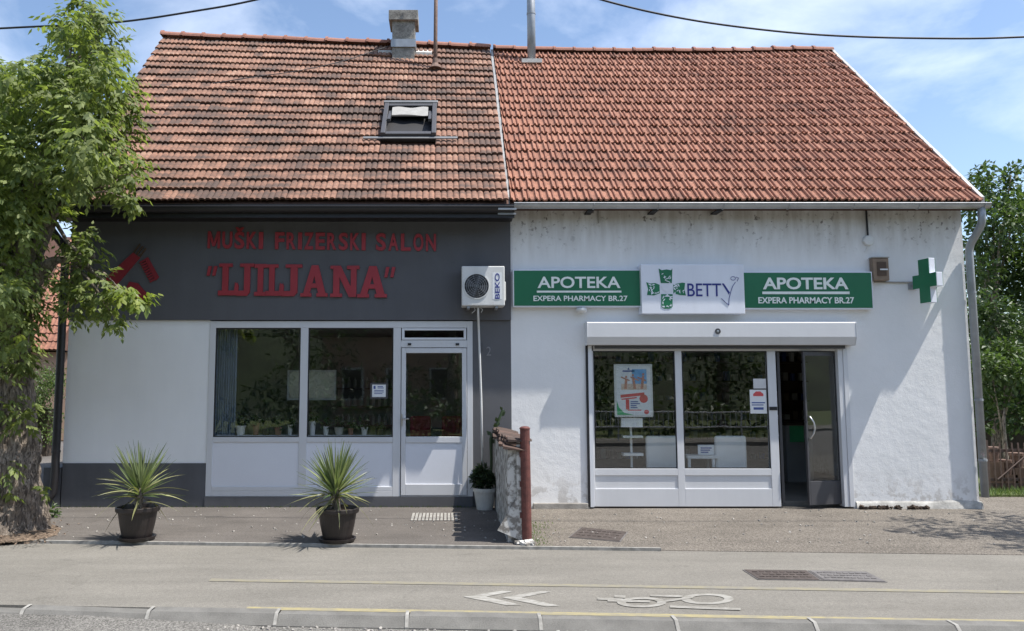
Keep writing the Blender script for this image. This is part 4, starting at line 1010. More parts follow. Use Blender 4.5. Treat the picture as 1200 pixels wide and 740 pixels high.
# ------------------------------------------------------------------ lettering
_cu = bpy.data.curves.new('lettering', 'FONT')
def glyphs(body, offset=0.0, extrude=0.0):
    _cu.body = body; _cu.offset = offset; _cu.extrude = extrude; _cu.resolution_u = 4
    o = bpy.data.objects.new('lettering', _cu); me = bpy.data.meshes.new_from_object(o)
    vs_ = [v.co.copy() for v in me.vertices]; fs = [tuple(p.vertices) for p in me.polygons]
    bpy.data.objects.remove(o); bpy.data.meshes.remove(me)
    return vs_, fs
def text_fit(b, body, x0, x1, z0, z1, y, depth, offset=0.0, Mx=None, ref=None):
    """glyphs of body stretched to fill x0..x1, z0..z1 (ref: string whose height counts as full), front face at y-depth"""
    vs_, fs = glyphs(body, offset, 0.5)
    ax = min(v.x for v in vs_); bx_ = max(v.x for v in vs_)
    hs = [v.co.y if hasattr(v, 'co') else v.y for v in (glyphs(ref, offset, 0.5)[0] if ref else vs_)]
    ay, by = min(hs), max(hs); az, bz = min(v.z for v in vs_), max(v.z for v in vs_)
    out = []
    for v in vs_:
        p = Vector((x0 + (v.x-ax)/(bx_-ax)*(x1-x0), y - (v.z-az)/(bz-az)*depth, z0 + (v.y-ay)/(by-ay)*(z1-z0)))
        out.append(Mx @ p if Mx else p)
    b.add(out, fs); return b

ywl = -0.045
t = thing('salon_lettering', 'red raised capitals MUŠKI FRIZERSKI SALON on the dark grey band', 'sign', (X(378, 280), ywl, Z(296)))
for word, a, c in (('MUŠKI', 245, 309.5), ('FRIZERSKI', 323.5, 429), ('SALON', 441, 511)):
    k = len(word); wts = [1.25 if ch_ == 'M' else (0.42 if ch_ == 'I' else 1.0) for ch_ in word]; gap = .24; tot = sum(wts) + gap*(k-1); x = a; un = (c-a)/tot
    for ch_, w in zip(word, wts):
        f = (x - 245)/266; zt_, zb_ = 272.5 + 3*f, 292 + 3.5*f
        if ch_ == 'M':
            ma, mb_, m0, m1 = X(x, 280), X(x + w*un, 280), Z(zb_), Z(zt_); fm = lambda a, c: (ma + (mb_-ma)*a, m0 + (m1-m0)*c); lm = MB()
            for i_, pl_ in enumerate((((0,0),(.19,0),(.19,1),(0,1)), ((.81,0),(1,0),(1,1),(.81,1)), ((.02,1),(.24,1),(.60,.12),(.40,.12)), ((.76,1),(.98,1),(.60,.12),(.40,.12)))): lm.prism([fm(*q) for q in pl_], ywl - .022 - .0006*i_, ywl - .001)
            lm.build('letter', M['red_letter'], t)
        else: text_fit(MB(), ch_, X(x, 280), X(x + w*un, 280), Z(zb_), Z(zt_), ywl - .001, .022, .028, ref='M').build('letter', M['red_letter'], t)
        x += (w + gap)*un
t = thing('salon_name', 'large red raised slab serif name LJILJANA in quotes on the grey band', 'sign', (X(352, 330), ywl, Z(349)))
def slab_letter(ch_, a, c, zt_, zb_):
    xa, xb = X(a, 330), X(c, 330); z0, z1 = Z(zb_), Z(zt_); w = xb - xa; h_ = z1 - z0; b = MB(); k = [0]
    def q(*pts):
        k[0] += 1; d = .030 + .0006*k[0]
        b.prism([(xa + p[0]*w, z0 + p[1]*h_) for p in pts], ywl - d, ywl - .001)
    def r(x0, x1, y0, y1): q((x0,y0),(x1,y0),(x1,y1),(x0,y1))
    if ch_ == 'L': r(.22,.52,.0,1); r(.05,.72,.90,1); r(.02,1,0,.15); q((.80,0),(1.0,0),(1.0,.40),(.86,.30))
    if ch_ == 'J': r(.50,.80,.10,1); r(.28,1,.90,1); q((.50,.0),(.66,0),(.80,.12),(.50,.22)); q((.10,0),(.55,0),(.55,.16),(.10,.16)); q((.0,.08),(.20,.0),(.22,.34),(.05,.42))
    if ch_ == 'I': r(.28,.74,0,1); r(.0,1,.88,1); r(0,1,0,.12)
    if ch_ == 'A': q((.05,0),(.30,0),(.62,1),(.40,1)); q((.70,0),(.98,0),(.66,1),(.40,1)); r(.28,.76,.28,.42); r(-.02,.40,0,.11); r(.60,1.03,0,.11)
    if ch_ == 'N': r(.10,.32,0,1); r(.72,.92,0,1); q((.12,1),(.36,1),(.90,0),(.66,0)); r(0,.42,0,.11); r(.58,1.02,.89,1); r(0,.3,.9,1)
    if ch_ in '"“': q((.05,.0),(.30,.0),(.48,1),(.20,1)); q((.55,.0),(.80,.0),(.98,1),(.70,1))
    b.build('letter', M['red_letter'], t)
for ch_, a, c, zt_, zb_ in (('"', 243, 256, 313, 324), ('L', 257, 280, 310, 347), ('J', 276, 299, 310, 347.5), ('I', 299.5, 313, 310.5, 347.5), ('L', 312, 333, 311, 347.5), ('J', 328, 355, 311, 348),
                             ('A', 354, 384, 312, 348.5), ('N', 388, 421, 312.5, 349), ('A', 420, 453, 313, 349.5), ('"', 450, 464, 314, 326)):
    slab_letter(ch_, a, c, zt_, zb_)
# emblem: clipper, comb and hair tuft in red
t = thing('barber_emblem', 'red raised emblem of clipper and comb left of the salon name', 'sign', (X(148, 330), ywl, Z(366)))
P2 = lambda *pts: [(X(a, 325), Z(c)) for a, c in pts]
b = MB(); b.prism(P2((122,333),(131,322),(157,297),(165,303),(143,330),(134,341)), ywl - .025, ywl - .001)
b.build('clipper', M['red_dark'], t)
b = MB()
for (a, c) in ((156.5, 296.5), (160, 299), (163.5, 301.5)): b.prism(P2((a, c), (a+7.5, c-10), (a+8.8, c-9), (a+1.8, c+1.2)), ywl - .024, ywl - .0015)
b.build('clipper_teeth', M['wood_dark'], t)
b = MB(); b.prism(P2((171,304.5),(174.5,302.5),(188,325.5),(184.5,329.5)), ywl - .025, ywl - .001)
for i in range(9):
    f = i/8; a, c = 171.5 + 12.6*f, 305.5 + 22*f; w_ = .85
    b.prism(P2((a - .5, c - w_), (a + .5, c + w_), (a - 6, c + w_ + 3.6), (a - 7, c - w_ + 3.6)), ywl - .024, ywl - .0015)
b.build('comb', M['red_dark'], t)
MB().prism(P2((147,345),(154,331),(164,333),(176,346),(178,360),(168,352),(160,349),(152,351)), ywl - .025, ywl - .001).build('hair_tuft', M['red_dark'], t)
t = thing('house_number', 'faint grey house number 12 on the grey pier beside the salon door', 'sign', (X(570, 410), 0, Z(416)))
text_fit(MB(), '1', X(562.5, 408), X(565.5, 408), Z(412), Z(402), -.001, .008).build('numeral', M['plinth_render'], t)
text_fit(MB(), '2', X(570, 410), X(575.5, 410), Z(417), Z(406.5), -.001, .008).build('numeral', M['numeral_grey'], t)

def sign_box(name, label, pxa, pxb, pya, pyb, d, face, border=.018):
    t = thing(name, label, 'sign', ((X(pxa, 340)+X(pxb, 340))/2, 0, Z(pyb)))
    xa, xb, z0, z1 = X(pxa, 340, -d), X(pxb, 340, -d), Z(pyb, -d), Z(pya, -d)
    MB().box(xa, xb, -d, -.002, z0, z1).build('casing', M['sign_white'], t, bevel=.008)
    if face: MB().box(xa + border, xb - border, -d - .004, -d - .0005, z0 + border, z1 - border).build('face', M[face], t)
    return t, xa, xb, z0, z1, -d - .004
dS = .12
t, xa, xb, z0, z1, yf = sign_box('pharmacy_sign', 'green box sign reading APOTEKA left of the white logo sign', 601, 757, 316, 360, dS, 'sign_green')
fx = lambda px: X(px, 340, -dS); fz = lambda py: Z(py, -dS)
text_fit(MB(), 'APOTEKA', fx(630), fx(727), fz(338), fz(324.5), yf - .0005, .006, .018).build('lettering', M['print_white'], t)
MB().box(fx(629), fx(728), yf - .0065, yf - .0005, fz(343.2), fz(341)).build('underline', M['print_white'], t)
text_fit(MB(), 'EXPERA PHARMACY BR.27', fx(625), fx(735), fz(353.2), fz(346.8), yf - .0005, .006, .018).build('small_lettering', M['print_white'], t)
t, xa, xb, z0, z1, yf = sign_box('pharmacy_sign', 'green box sign reading APOTEKA right of the white logo sign', 867, 1023, 318.5, 362.5, dS, 'sign_green')
text_fit(MB(), 'APOTEKA', fx(894), fx(994), fz(339.5), fz(325.5), yf - .0005, .006, .024).build('lettering', M['print_white'], t)
MB().box(fx(893), fx(995), yf - .0065, yf - .0005, fz(345), fz(342)).build('underline', M['print_white'], t)
text_fit(MB(), 'EXPERA PHARMACY BR.27', fx(888), fx(1000), fz(356), fz(348.5), yf - .0005, .006, .022).build('small_lettering', M['print_white'], t)
dS2 = .20; fx = lambda px: X(px, 340, -dS2); fz = lambda py: Z(py, -dS2)
t, xa, xb, z0, z1, yf = sign_box('logo_sign', 'white box sign with green patterned cross and navy word BETTY', 751.5, 872.5, 310, 368, dS2, None)
yf = -dS2 - .0005
def limb(kind):
    b = MB(); cx, cz = 781.5, 338.5
    if kind == 'n': pts = [(772.5,315),(776,317),(781.5,316),(787,317),(788.5,315),(787.5,332),(774.5,332)]
    if kind == 's': pts = [(774.5,345),(788,345),(787.5,360),(784,362),(778,362),(774.5,360)]
    if kind == 'w': pts = [(757.5,331),(762,332.5),(768,332),(773,334),(773,344),(766,346.5),(758,346),(759.5,339)]
    if kind == 'e': pts = [(789,334),(794,332.5),(800,331.5),(803,332),(802,339),(803.5,346.5),(796,346),(789,344)]
    b.prism([(fx(a), fz(c)) for a, c in pts], yf - .004, yf)
    return b
for k in 'nsew': limb(k).build('cross_arm', M['sign_green'] if k == 'n' else M['cross_green'], t)
# white leaf pattern and goblet over the cross
b = MB(); rr = random.Random(4)
for (x0, x1, y0, y1, n) in ((760, 772, 333, 345, 16), (790, 802, 333, 345, 16), (776, 787, 347, 361, 15), (776, 786, 318, 331, 6)):
    for i in range(n):
        a = rr.uniform(x0, x1); c = rr.uniform(y0, y1); an = rr.random()*3.14; l = rr.uniform(1.2, 2.4); w = l*.33; y_ = yf - .0048 - .0001*rr.random()
        d = (math.cos(an), math.sin(an)); b.prism([(fx(a - d[0]*l), fz(c - d[1]*l)), (fx(a - d[1]*w), fz(c + d[0]*w)), (fx(a + d[0]*l), fz(c + d[1]*l)), (fx(a + d[1]*w), fz(c - d[0]*w))], y_, yf - .004)
b.build('leaf_pattern', M['sign_white'], t)['kind'] = 'stuff'
b = MB(); b.prism([(fx(774.5), fz(335)), (fx(789), fz(335)), (fx(786.5), fz(340)), (fx(783), fz(341.5)), (fx(782.6), fz(346)), (fx(786), fz(348)), (fx(777.5), fz(348)), (fx(781), fz(346)), (fx(780.5), fz(341.5)), (fx(777), fz(340))], yf - .0052, yf - .0005)
b.tube([(fx(782.5 + 3*math.sin(k*.9)), yf - .005, fz(333 - k*.9)) for k in range(9)], .006, 5)
b.build('goblet', M['sign_white'], t)
text_fit(MB(), 'BETT', fx(805.5), fx(845), fz(347.5), fz(332.5), yf, .005, .004).build('lettering', M['navy'], t)
b = MB(); b.prism([(fx(846), fz(332.5)), (fx(848.4), fz(332.5)), (fx(855), fz(343)), (fx(854), fz(345.5))], yf - .005, yf)
b.tube([(fx(862), yf - .003, fz(331)), (fx(858.5), yf - .003, fz(336)), (fx(856), yf - .003, fz(343)), (fx(854), yf - .003, fz(350)), (fx(853.5), yf - .003, fz(357.5))], .0045, 5)
b.tube([(fx(845), yf - .003, fz(350)), (fx(849), yf - .003, fz(354)), (fx(853.5), yf - .003, fz(358))], .004, 5)
b.tube([(fx(859.5 + 2.8*math.cos(k*.7)), yf - .003, fz(326.5 + 2.2*math.sin(k*.7))) for k in range(10)], .004, 5); b.tube([(fx(863), yf - .003, fz(325)), (fx(866), yf - .003, fz(326)), (fx(864), yf - .003, fz(330))], .004, 5)
b.build('letter_y', M['navy'], t)

# projecting green cross, seen at an angle, on a bracket
def cross():
    xc = X(1087, 330, -.3); zc = Z(329.5, -.30); hh = .325; a = .10; th = .10
    yc = -.30; Mx = Matrix.Translation((xc, yc, zc)) @ Matrix.Rotation(R(-90) + R(9), 4, 'Z')
    t = thing('cross_sign', 'green pharmacy cross with white edge sticking out from the wall', 'sign', (xc, yc, zc - hh))
    w2 = .225
    pl = [(-a,-hh),(a,-hh),(a,-a),(w2,-a),(w2,a),(a,a),(a,hh),(-a,hh),(-a,a),(-w2,a),(-w2,-a),(-a,-a)]
    MB().prism(pl, -th/2, th/2, Mx).build('casing', M['sign_white'], t, bevel=.006)
    k = .985
    MB().prism([(x*k, z*k) for x, z in pl], -th/2 - .006, -th/2 - .0005, Mx).build('face', M['cross_green'], t)
    MB().prism([(x*k, z*k) for x, z in pl], th/2 + .0005, th/2 + .006, Mx).build('face', M['cross_green'], t)
    p = Mx @ Vector((-w2 + .02, 0, -.03))
    MB().tube([p, (p.x - .02, -.002, p.z)], .018, 8).box(p.x - .08, p.x + .04, -.02, -.002, p.z - .06, p.z + .06).build('bracket', M['galv'], t)
    MB().tube([(X(1024, 331), -.015, Z(331)), (p.x - .03, -.015, Z(331.5))], .012, 8).build('conduit', M['yellowed'], t)
cross()
# siren box, junction box with cable, lamp
xa, xb, z0, z1 = X(1023, 315, -.1), X(1042, 315, -.1), Z(329, -.1), Z(302.5, -.1)
t = thing('alarm_box', 'small brown weathered alarm box on the white wall beside the green sign', 'alarm box', ((xa+xb)/2, 0, z0))
MB().box(xa, xb, -.10, -.002, z0, z1).build('casing', M['beige_box'], t, bevel=.012)
MB().box(xa + .06, xb - .045, -.108, -.101, z0 + .07, z1 - .06).build('grille', M['wood_dark'], t)
MB().box(xa + .10, xb - .03, -.118, -.1085, z0 + .155, z0 + .175).build('slot', M['paper'], t)
MB().box(xa - .005, xb + .005, -.112, -.004, z1 + .002, z1 + .014).build('lid', M['yellowed'], t)
c = Vector((X(1016.5, 282), -.002, Z(282.5))); Mr = Matrix.Rotation(R(90), 3, 'X')
t = thing('junction_box', 'round white junction box hanging on black cable below the gutter', 'junction box', c)
MB().lathe([(.078, 0), (.078, .03), (.066, .042), (.01, .045)], c, 22, Mr).build('cover', M['plastic_white'], t, smooth=False)
MB().tube([(c.x, -.02, c.z + .075), (c.x - .005, -.018, Z(246))], .014, 8).build('cable', M['cable'], t)
MB().tube([(c.x - .01, -.02, c.z - .07), (c.x - .02, -.02, c.z - .12), (c.x - .06, -.02, c.z - .17)], .006, 6).build('stub_wire', M['plastic_white'], t)
c = Vector((X(680, 365), -.1, Z(365)))
t = thing('wall_lamp', 'small white bulb shaped lamp under the left green sign', 'lamp', c)
MB().lathe([(.03, -.02), (.075, 0), (.085, .04), (.06, .062), (.02, .066)], c + Vector((0, 0, -.02)), 18).build('shade', M['plastic_white'], t, smooth=True)
MB().tube([c + Vector((0, 0, .04)), c + Vector((0, .098, .06))], .015, 8).build('arm', M['dark_alu'], t)
# thin stub pipe under the gutter near the party wall
t = thing('vent_stub', 'thin pale pipe stub under the gutter above the left green sign', 'pipe', (X(701, 255), -.02, Z(262)))
MB().tube([(X(701, 255), -.02, Z(262)), (X(701, 255), -.02, Z(244))], .012, 8).build('pipe', M['yellowed'], t)

# air conditioner
def aircon():
    d = .30; y0 = -.045; yf = y0 - d - .03
    fx = lambda px: X(px, 335, yf); fz = lambda py: Z(py, yf)
    xa, xb, z0, z1 = fx(541), fx(591.5), fz(358.5), fz(312)
    t = thing('air_conditioner', 'white outdoor air conditioner unit mounted on the dark band', 'air conditioner', ((xa+xb)/2, y0, z0))
    MB().box(xa, xb, yf, y0 - .03, z0, z1).build('casing', M['plastic_white'], t, bevel=.014)
    MB().box(xb + .001, xb + .02, yf + .06, y0 - .06, z0 + .08, z1 - .22).build('valve_cover', M['plastic_white'], t, bevel=.01)
    c = Vector((fx(558.5), yf, fz(335.5))); Mr = Matrix.Rotation(R(90), 3, 'X'); r = .178
    MB().lathe([(r*1.06, -.002), (r*1.06, .010), (r*.99, .010), (r*.99, -.0015)], c, 36, Mr).build('fan_ring', M['plastic_white'], t)
    MB().lathe([(r*.985, .0005), (r*.985, .0025), (.001, .0025)], c, 36, Mr).build('fan_opening', M['black'], t)
    fb = MB()
    for k in range(4):
        Mk = Matrix.Translation(c + Vector((0, -.004, 0))) @ Matrix.Rotation(R(90*k + 20), 4, 'Y')
        fb.prism([(.03, -.01), (r*.85, -.07), (r*.9, .03), (.04, .03)], -.0015, .0008, Mk)
    fb.build('fan_blade', M['dark_alu'], t)
    gb = MB()
    for k in range(1, 6):
        rr_ = r*k/6; gb.tube([c + Vector((math.cos(2*math.pi*i/28)*rr_, -.009, math.sin(2*math.pi*i/28)*rr_)) for i in range(29)], .0022, 4, False)
    for k in range(10): gb.tube([c + Vector((0, -.0095, 0)), c + Vector((math.cos(.628*k)*r, -.0095, math.sin(.628*k)*r))], .002, 4)
    gb.build('fan_guard', M['galv'], t)
    # badge text runs up the right side
    MB().box(fx(577), fx(588), yf - .002, yf - .0005, fz(351), fz(319.5)).build('badge', M['paper'], t)
    Mt = Matrix.Translation((fx(585.6), yf - .0022, fz(350.5))) @ Matrix.Rotation(R(-90), 4, 'Y')
    w_ = fz(320.5) - fz(350.5); h_ = fx(585.6) - fx(580)
    text_fit(MB(), 'BEKO', 0, w_, 0, h_, 0, .003, .012, Mt).build('lettering', M['navy'], t)
    for px in (549, 582):
        MB().box(fx(px) - .02, fx(px) + .02, yf + .02, y0 - .002, z0 - .035, z0 - .002).build('bracket', M['galv'], t)
    hp = smooth_path([(fx(560.5), yf + .1, z0 - .002), (fx(560.5), yf + .1, z0 - .10), (X(561, 380, -.10), -.10, Z(385, -.1)), (X(564, 470, -.10), -.10, Z(470, -.1)), (X(565.5, 556, -.16), -.16, Z(556, -.16))])
    MB().tube(hp, .016, 8).build('drain_hose', M['plastic_white'], t, smooth=True)
    MB().tube([(fx(556), yf + .1, z0 - .01), (fx(557), yf + .08, z0 - .06), (fx(553), yf + .09, z0 - .10)], .004, 5).tube([(fx(562), yf + .1, z0 - .01), (fx(566), yf + .08, z0 - .05), (fx(564), yf + .09, z0 - .09)], .004, 5).build('loose_wire', M['plastic_white'], t)
aircon()

# ------------------------------------------------------------------ low party wall with old tiles on top, post, pots
xw0, xw1 = .67, .87; yw0, yw1 = -2.62, -.12; zw = Z(528, -2.6)
t = thing('low_wall', 'crumbling low wall with loose roof tiles on top between the two shops', 'wall', (.77, -1.4, 0))
b = MB(); n = 14; vs_ = []
for i in range(n+1):
    y = yw0 + (yw1-yw0)*i/n
    for (x, z) in ((xw0, -.1), (xw0, zw*.33), (xw0, zw*.66), (xw0, zw), (xw1, zw), (xw1, -.1)):
        vs_.append((x + noise.noise(Vector((y*2, z*3, x)))*.025, y, z + (0 if z < .1 else noise.noise(Vector((y*3, 2, z)))*.03)))
b.add(vs_, [(6*i+k, 6*i+k+1, 6*i+7+k, 6*i+6+k) for i in range(n) for k in range(5)] + [(0,5,4,3,2,1), tuple(6*n+k for k in range(6))])
b.build('masonry', M['white_paint_old'], t)
MB().add([(xw0-.12, yw0-.03, .14), (xw1-.03, yw0-.05, .02), (xw1-.05, yw0-.03, .62), (xw0+.08, yw0-.02, .46), (xw0-.12, yw0-.015, .14), (xw1-.03, yw0-.03, .02), (xw1-.05, yw0-.012, .62), (xw0+.08, yw0-.005, .46)], [(0,1,2,3),(7,6,5,4),(0,4,5,1),(1,5,6,2),(2,6,7,3),(3,7,4,0)]).build('loose_sheet', M['white_paint_old'], t)
MB().box(xw0+.10, xw1-.045, yw0-.035, yw0-.012, .5, zw + .12).build('upright_board', M['white_paint_old'], t)
ctm = tile_mesh('coping_tile', profL, .24, .27, .02, M['coping'])
for layer in range(3):
    for i in range(9):
        o = bpy.data.objects.new('coping_tile', ctm); C.objects.link(o); o.parent = t
        y = yw0 - .03 + i*.29 + rnd.uniform(-.03, .03)
        o.location = Vector((xw0 - .035 + layer*.02 + rnd.uniform(-.03, .02), y + .1, zw + .00 + layer*.036 + rnd.uniform(0, .01))) - Vector((.77, -1.4, 0))
        o.rotation_euler = (R(rnd.uniform(-5, 5)), R(rnd.uniform(-4, 5)), R(-90 + rnd.uniform(-9, 9)))
rb = MB()
for i in range(14):
    Mr = Matrix.Translation((xw1 - .03 + rnd.uniform(-.08, .09), yw0 - .12 + rnd.uniform(-.06, .1), .015)) @ Matrix.Rotation(rnd.random()*6, 4, 'Z') @ Matrix.Rotation(rnd.random(), 4, 'X')
    s_ = rnd.uniform(.02, .055); rb.box(-s_, s_, -s_*.7, s_*.7, -s_*.4, s_*.4, Mr)
rb.build('rubble', M['white_paint_old'], t)['kind'] = 'stuff'
pb_ = gr(617.5, 637, 0); zt_ = Z(503, pb_.y)
t = thing('steel_post', 'rusty red steel post standing at the end of the low wall', 'post', (pb_.x, pb_.y, 0))
MB().tube([(pb_.x, pb_.y, -.05), (pb_.x - .005, pb_.y, zt_*.5), (pb_.x - .012, pb_.y, zt_)], .056, 18).build('tube', M['rust_post'], t, smooth=False)
MB().lathe([(.060, 0), (.060, .014), (.04, .03), (.01, .034)], (pb_.x - .012, pb_.y, zt_ - .002), 18).build('cap', M['rust_post'], t)
for z in (.28, .62, .95): MB().box(pb_.x - .075, pb_.x - .05, pb_.y - .02, pb_.y + .02, z, z + .06).build('lug', M['rust_post'], t)
gw = MB(); rr = random.Random(9)
for i in range(260):
    px = rr.gauss(628, 9); py = rr.uniform(612, 640); p = gr(px, py, 0)
    a = rr.random()*6.28; l = rr.uniform(.015, .045); d = Vector((math.cos(a)*.9, math.sin(a)*.5, 1)).normalized()*l; s_ = Vector((-math.sin(a), math.cos(a), 0))*.005
    gw.add([p - s_, p + s_, p + d], [(0, 1, 2)])
props(gw.build('weeds', M['leaf_hedge']), kind='stuff')
gw = MB()
for i in range(420):   # wisps of weed along the foot of the salon wall
    x = rr.uniform(XL, XM); p = Vector((x, -.03 - abs(rr.gauss(0, .02)), 0)); l = rr.uniform(.01, .04); a = rr.random()*6.28
    s_ = Vector((.004, 0, 0)); gw.add([p - s_, p + s_, p + Vector((math.cos(a)*l*.5, -abs(math.sin(a))*l*.5, l))], [(0, 1, 2)])
props(gw.build('grass', M['leaf_hedge']), kind='stuff')

# white pot by the door with a leafy plant and a tall stem
x, y = X(568, 580, -.2), -.21
t = thing('potted_plant', 'leafy plant with one tall stem in white pot beside the salon door', 'potted plant', (x, y, 0))
MB().lathe([(.115, 0), (.155, .25), (.17, .252), (.17, .30), (.15, .30), (.145, .26)], (x, y, 0), 24).build('pot', M['pot_white'], t)
MB().lathe([(.144, .25), (.144, .262), (.01, .27)], (x, y, 0), 16).build('soil', M['soil'], t)
leaf_cloud([((x, y, .41), .11), ((x - .10, y, .40), .09), ((x + .10, y - .02, .40), .09), ((x - .05, y, .52), .09), ((x-.12, y, .45), .07)], 420, .085, rnd, .55, -.35).build('foliage', M['succulent'], t)['kind'] = 'stuff'
st = [Vector((x + .07, y, .3)), Vector((x + .095, y - .05, .62)), Vector((x + .09, y - .06, 1.0)), Vector((x + .17, y - .05, 1.18)), Vector((x + .26, y - .03, 1.40))]
MB().tube(st, [.022, .02, .026, .022, .018], 8).build('tall_stem', M['succulent'], t)
for k in range(12):
    f = .45 + .55*k/11; q_ = f*4; i = min(int(q_), 3); p = st[i].lerp(st[i+1], q_-i)
    a = rnd.random()*6.28; d = Vector((math.cos(a), math.sin(a)*.6, .9)).normalized(); sd = d.cross(Vector((0,1,.2))).normalized(); Lf = rnd.uniform(.07, .12)
    MB().add([p, p + d*Lf*.5 + sd*Lf*.28, p + d*Lf, p + d*Lf*.5 - sd*Lf*.28], [(0,1,2),(0,2,3)]).build('leaf', M['succulent'], t)

# ------------------------------------------------------------------ yuccas in brown tubs
def blade(name, curve, m, n=7):
    b = MB(); vs_ = []
    for i in range(n+1):
        f = i/n; w = .0165*(1 - f**2.2)*(.55 + .9*min(f*3, 1)*.5) ; y = f; z = -curve*f*f
        vs_ += [(-w, y, z + w*.35), (0, y, z - .004), (w, y, z + w*.35)]
    b.add(vs_, [(3*i+k, 3*i+k+1, 3*i+4+k, 3*i+3+k) for i in range(n) for k in range(2)]); return b.mesh(name, m)
bl_ = [blade('yucca_leaf', .03, M['yucca']), blade('yucca_leaf', .10, M['yucca']), blade('yucca_leaf', .22, M['yucca']), blade('yucca_leaf', .48, M['yucca_old'])]
bo_ = [blade('yucca_leaf_old', .35, M['yucca_old']), blade('yucca_leaf_old', .75, M['yucca_old'])]
def yucca(px, py, label, seed, head, hgt, n_up=64, n_old=12, lean=0.0):
    rr = random.Random(seed); p0 = gr(px, py, 0); x, y = p0.x, p0.y + .24
    t = thing('potted_yucca', label, 'potted plant', (x, y, 0), 'yuccas in brown tubs')
    MB().lathe([(.165, .0), (.205, .012), (.22, .035), (.225, .05), (.205, .05), (.195, .03), (.01, .028)], (x, y, 0), 36).build('saucer', M['pot_plastic'], t)
    MB().lathe([(.165, .032), (.172, .05), (.205, .20), (.226, .335), (.228, .34), (.252, .345), (.258, .36), (.258, .395), (.248, .402), (.236, .40), (.230, .37), (.226, .345)], (x, y, 0), 40).build('pot', M['pot_plastic'], t)
    MB().lathe([(.225, .33), (.225, .350), (.1, .362), (.005, .365)], (x, y, 0), 24).build('soil', M['soil'], t)
    top = Vector((x + lean, y, .36 + hgt))
    pts = [Vector((x, y, .34)).lerp(top, k/6) + Vector((rr.gauss(0, .006), rr.gauss(0, .006), 0)) for k in range(7)]
    MB().tube(pts, [.045, .042, .05, .046, .052, .05, .04], 10).build('stem', M['bark'], t)
    off = Vector((x, y, 0))
    t.scale = (.94, .94, .94)
    def put(me, el, az, Lg, base):
        o = bpy.data.objects.new('leaf', me); C.objects.link(o); o.parent = t
        o.location = base - off; o.rotation_euler = (el, rr.uniform(-.5, .5), az); o.scale = (rr.uniform(.8, 1.1), Lg, Lg)
    for k in range(n_up):
        f = (k + .5)/n_up; az = k*2.39996 + rr.uniform(-.2, .2); el = R(88 - 78*f**1.25 + rr.uniform(-7, 7)); Lg = head*rr.uniform(.82, 1.08)*(1.0 - .08*f)
        put(bl_[0 if f < .5 else rr.choice((0, 1, 1, 2, 2, 3))], el, az, Lg, top + Vector((math.cos(az+1.57)*.02, math.sin(az+1.57)*.02, -.12*f + .02)))
    for k in range(n_old):
        az = k*2.39996 + rr.random(); put(rr.choice(bo_), R(rr.uniform(-8, 30)), az, head*rr.uniform(.6, .95), top - Vector((0, 0, rr.uniform(.08, .2))))
    return t
yucca(150, 638, 'yucca in brown tub before the blank white wall, left of two', 11, .57, .26, 92, 10, .02)
yucca(391.5, 640, 'yucca in brown tub before the salon shop window, right of two', 23, .57, .27, 124, 20, -.03)

# ------------------------------------------------------------------ the big tree at the left
def sprigs(blobs, rr, per=1.0, size=.10, mb=None):
    """drooping compound leaves: each sprig a thin stalk with 5-7 kite shaped leaflets"""
    b = mb or MB(); V, F_ = b.v, b.f
    for c, r, n in blobs:
        c = Vector(c)
        for _ in range(int(n*per)):
            d = Vector((rr.gauss(0,1), rr.gauss(0,1), rr.gauss(0,1))).normalized()
            p = c + d*r*rr.random()**.4
            st_ = (Vector((d.x, d.y, d.z*.5)) + Vector((rr.gauss(0,.35), rr.gauss(0,.35), -.55 + rr.gauss(0, .25)))).normalized()
            Ls = rr.uniform(.10, .24); side = st_.cross(Vector((0,0,1)))
            side = side.normalized() if side.length > .05 else Vector((1,0,0))
            up = side.cross(st_).normalized(); k5 = rr.choice((5, 5, 7))
            for k in range(k5):
                f = (k//2 + 1)/((k5+1)//2) if k < k5-1 else 1.0
                sgn = 0 if k == k5-1 else (1 if k % 2 else -1)
                q = p + st_*Ls*f
                ax = (st_*.75 + side*sgn*.8 + Vector((0, 0, -.35)) + Vector((rr.gauss(0,.18), rr.gauss(0,.18), rr.gauss(0,.18)))).normalized()
                sd = ax.cross(up + Vector((rr.gauss(0,.3), rr.gauss(0,.3), rr.gauss(0,.3)))).normalized(); nn = sd.cross(ax)
                Lf = size*rr.uniform(.75, 1.25); w = Lf*.25
                i = len(V); V += [q, q + ax*Lf*.4 + sd*w - nn*w*.3, q + ax*Lf - nn*Lf*.12, q + ax*Lf*.4 - sd*w - nn*w*.3]; F_ += [(i, i+1, i+2), (i, i+2, i+3)]
    return b
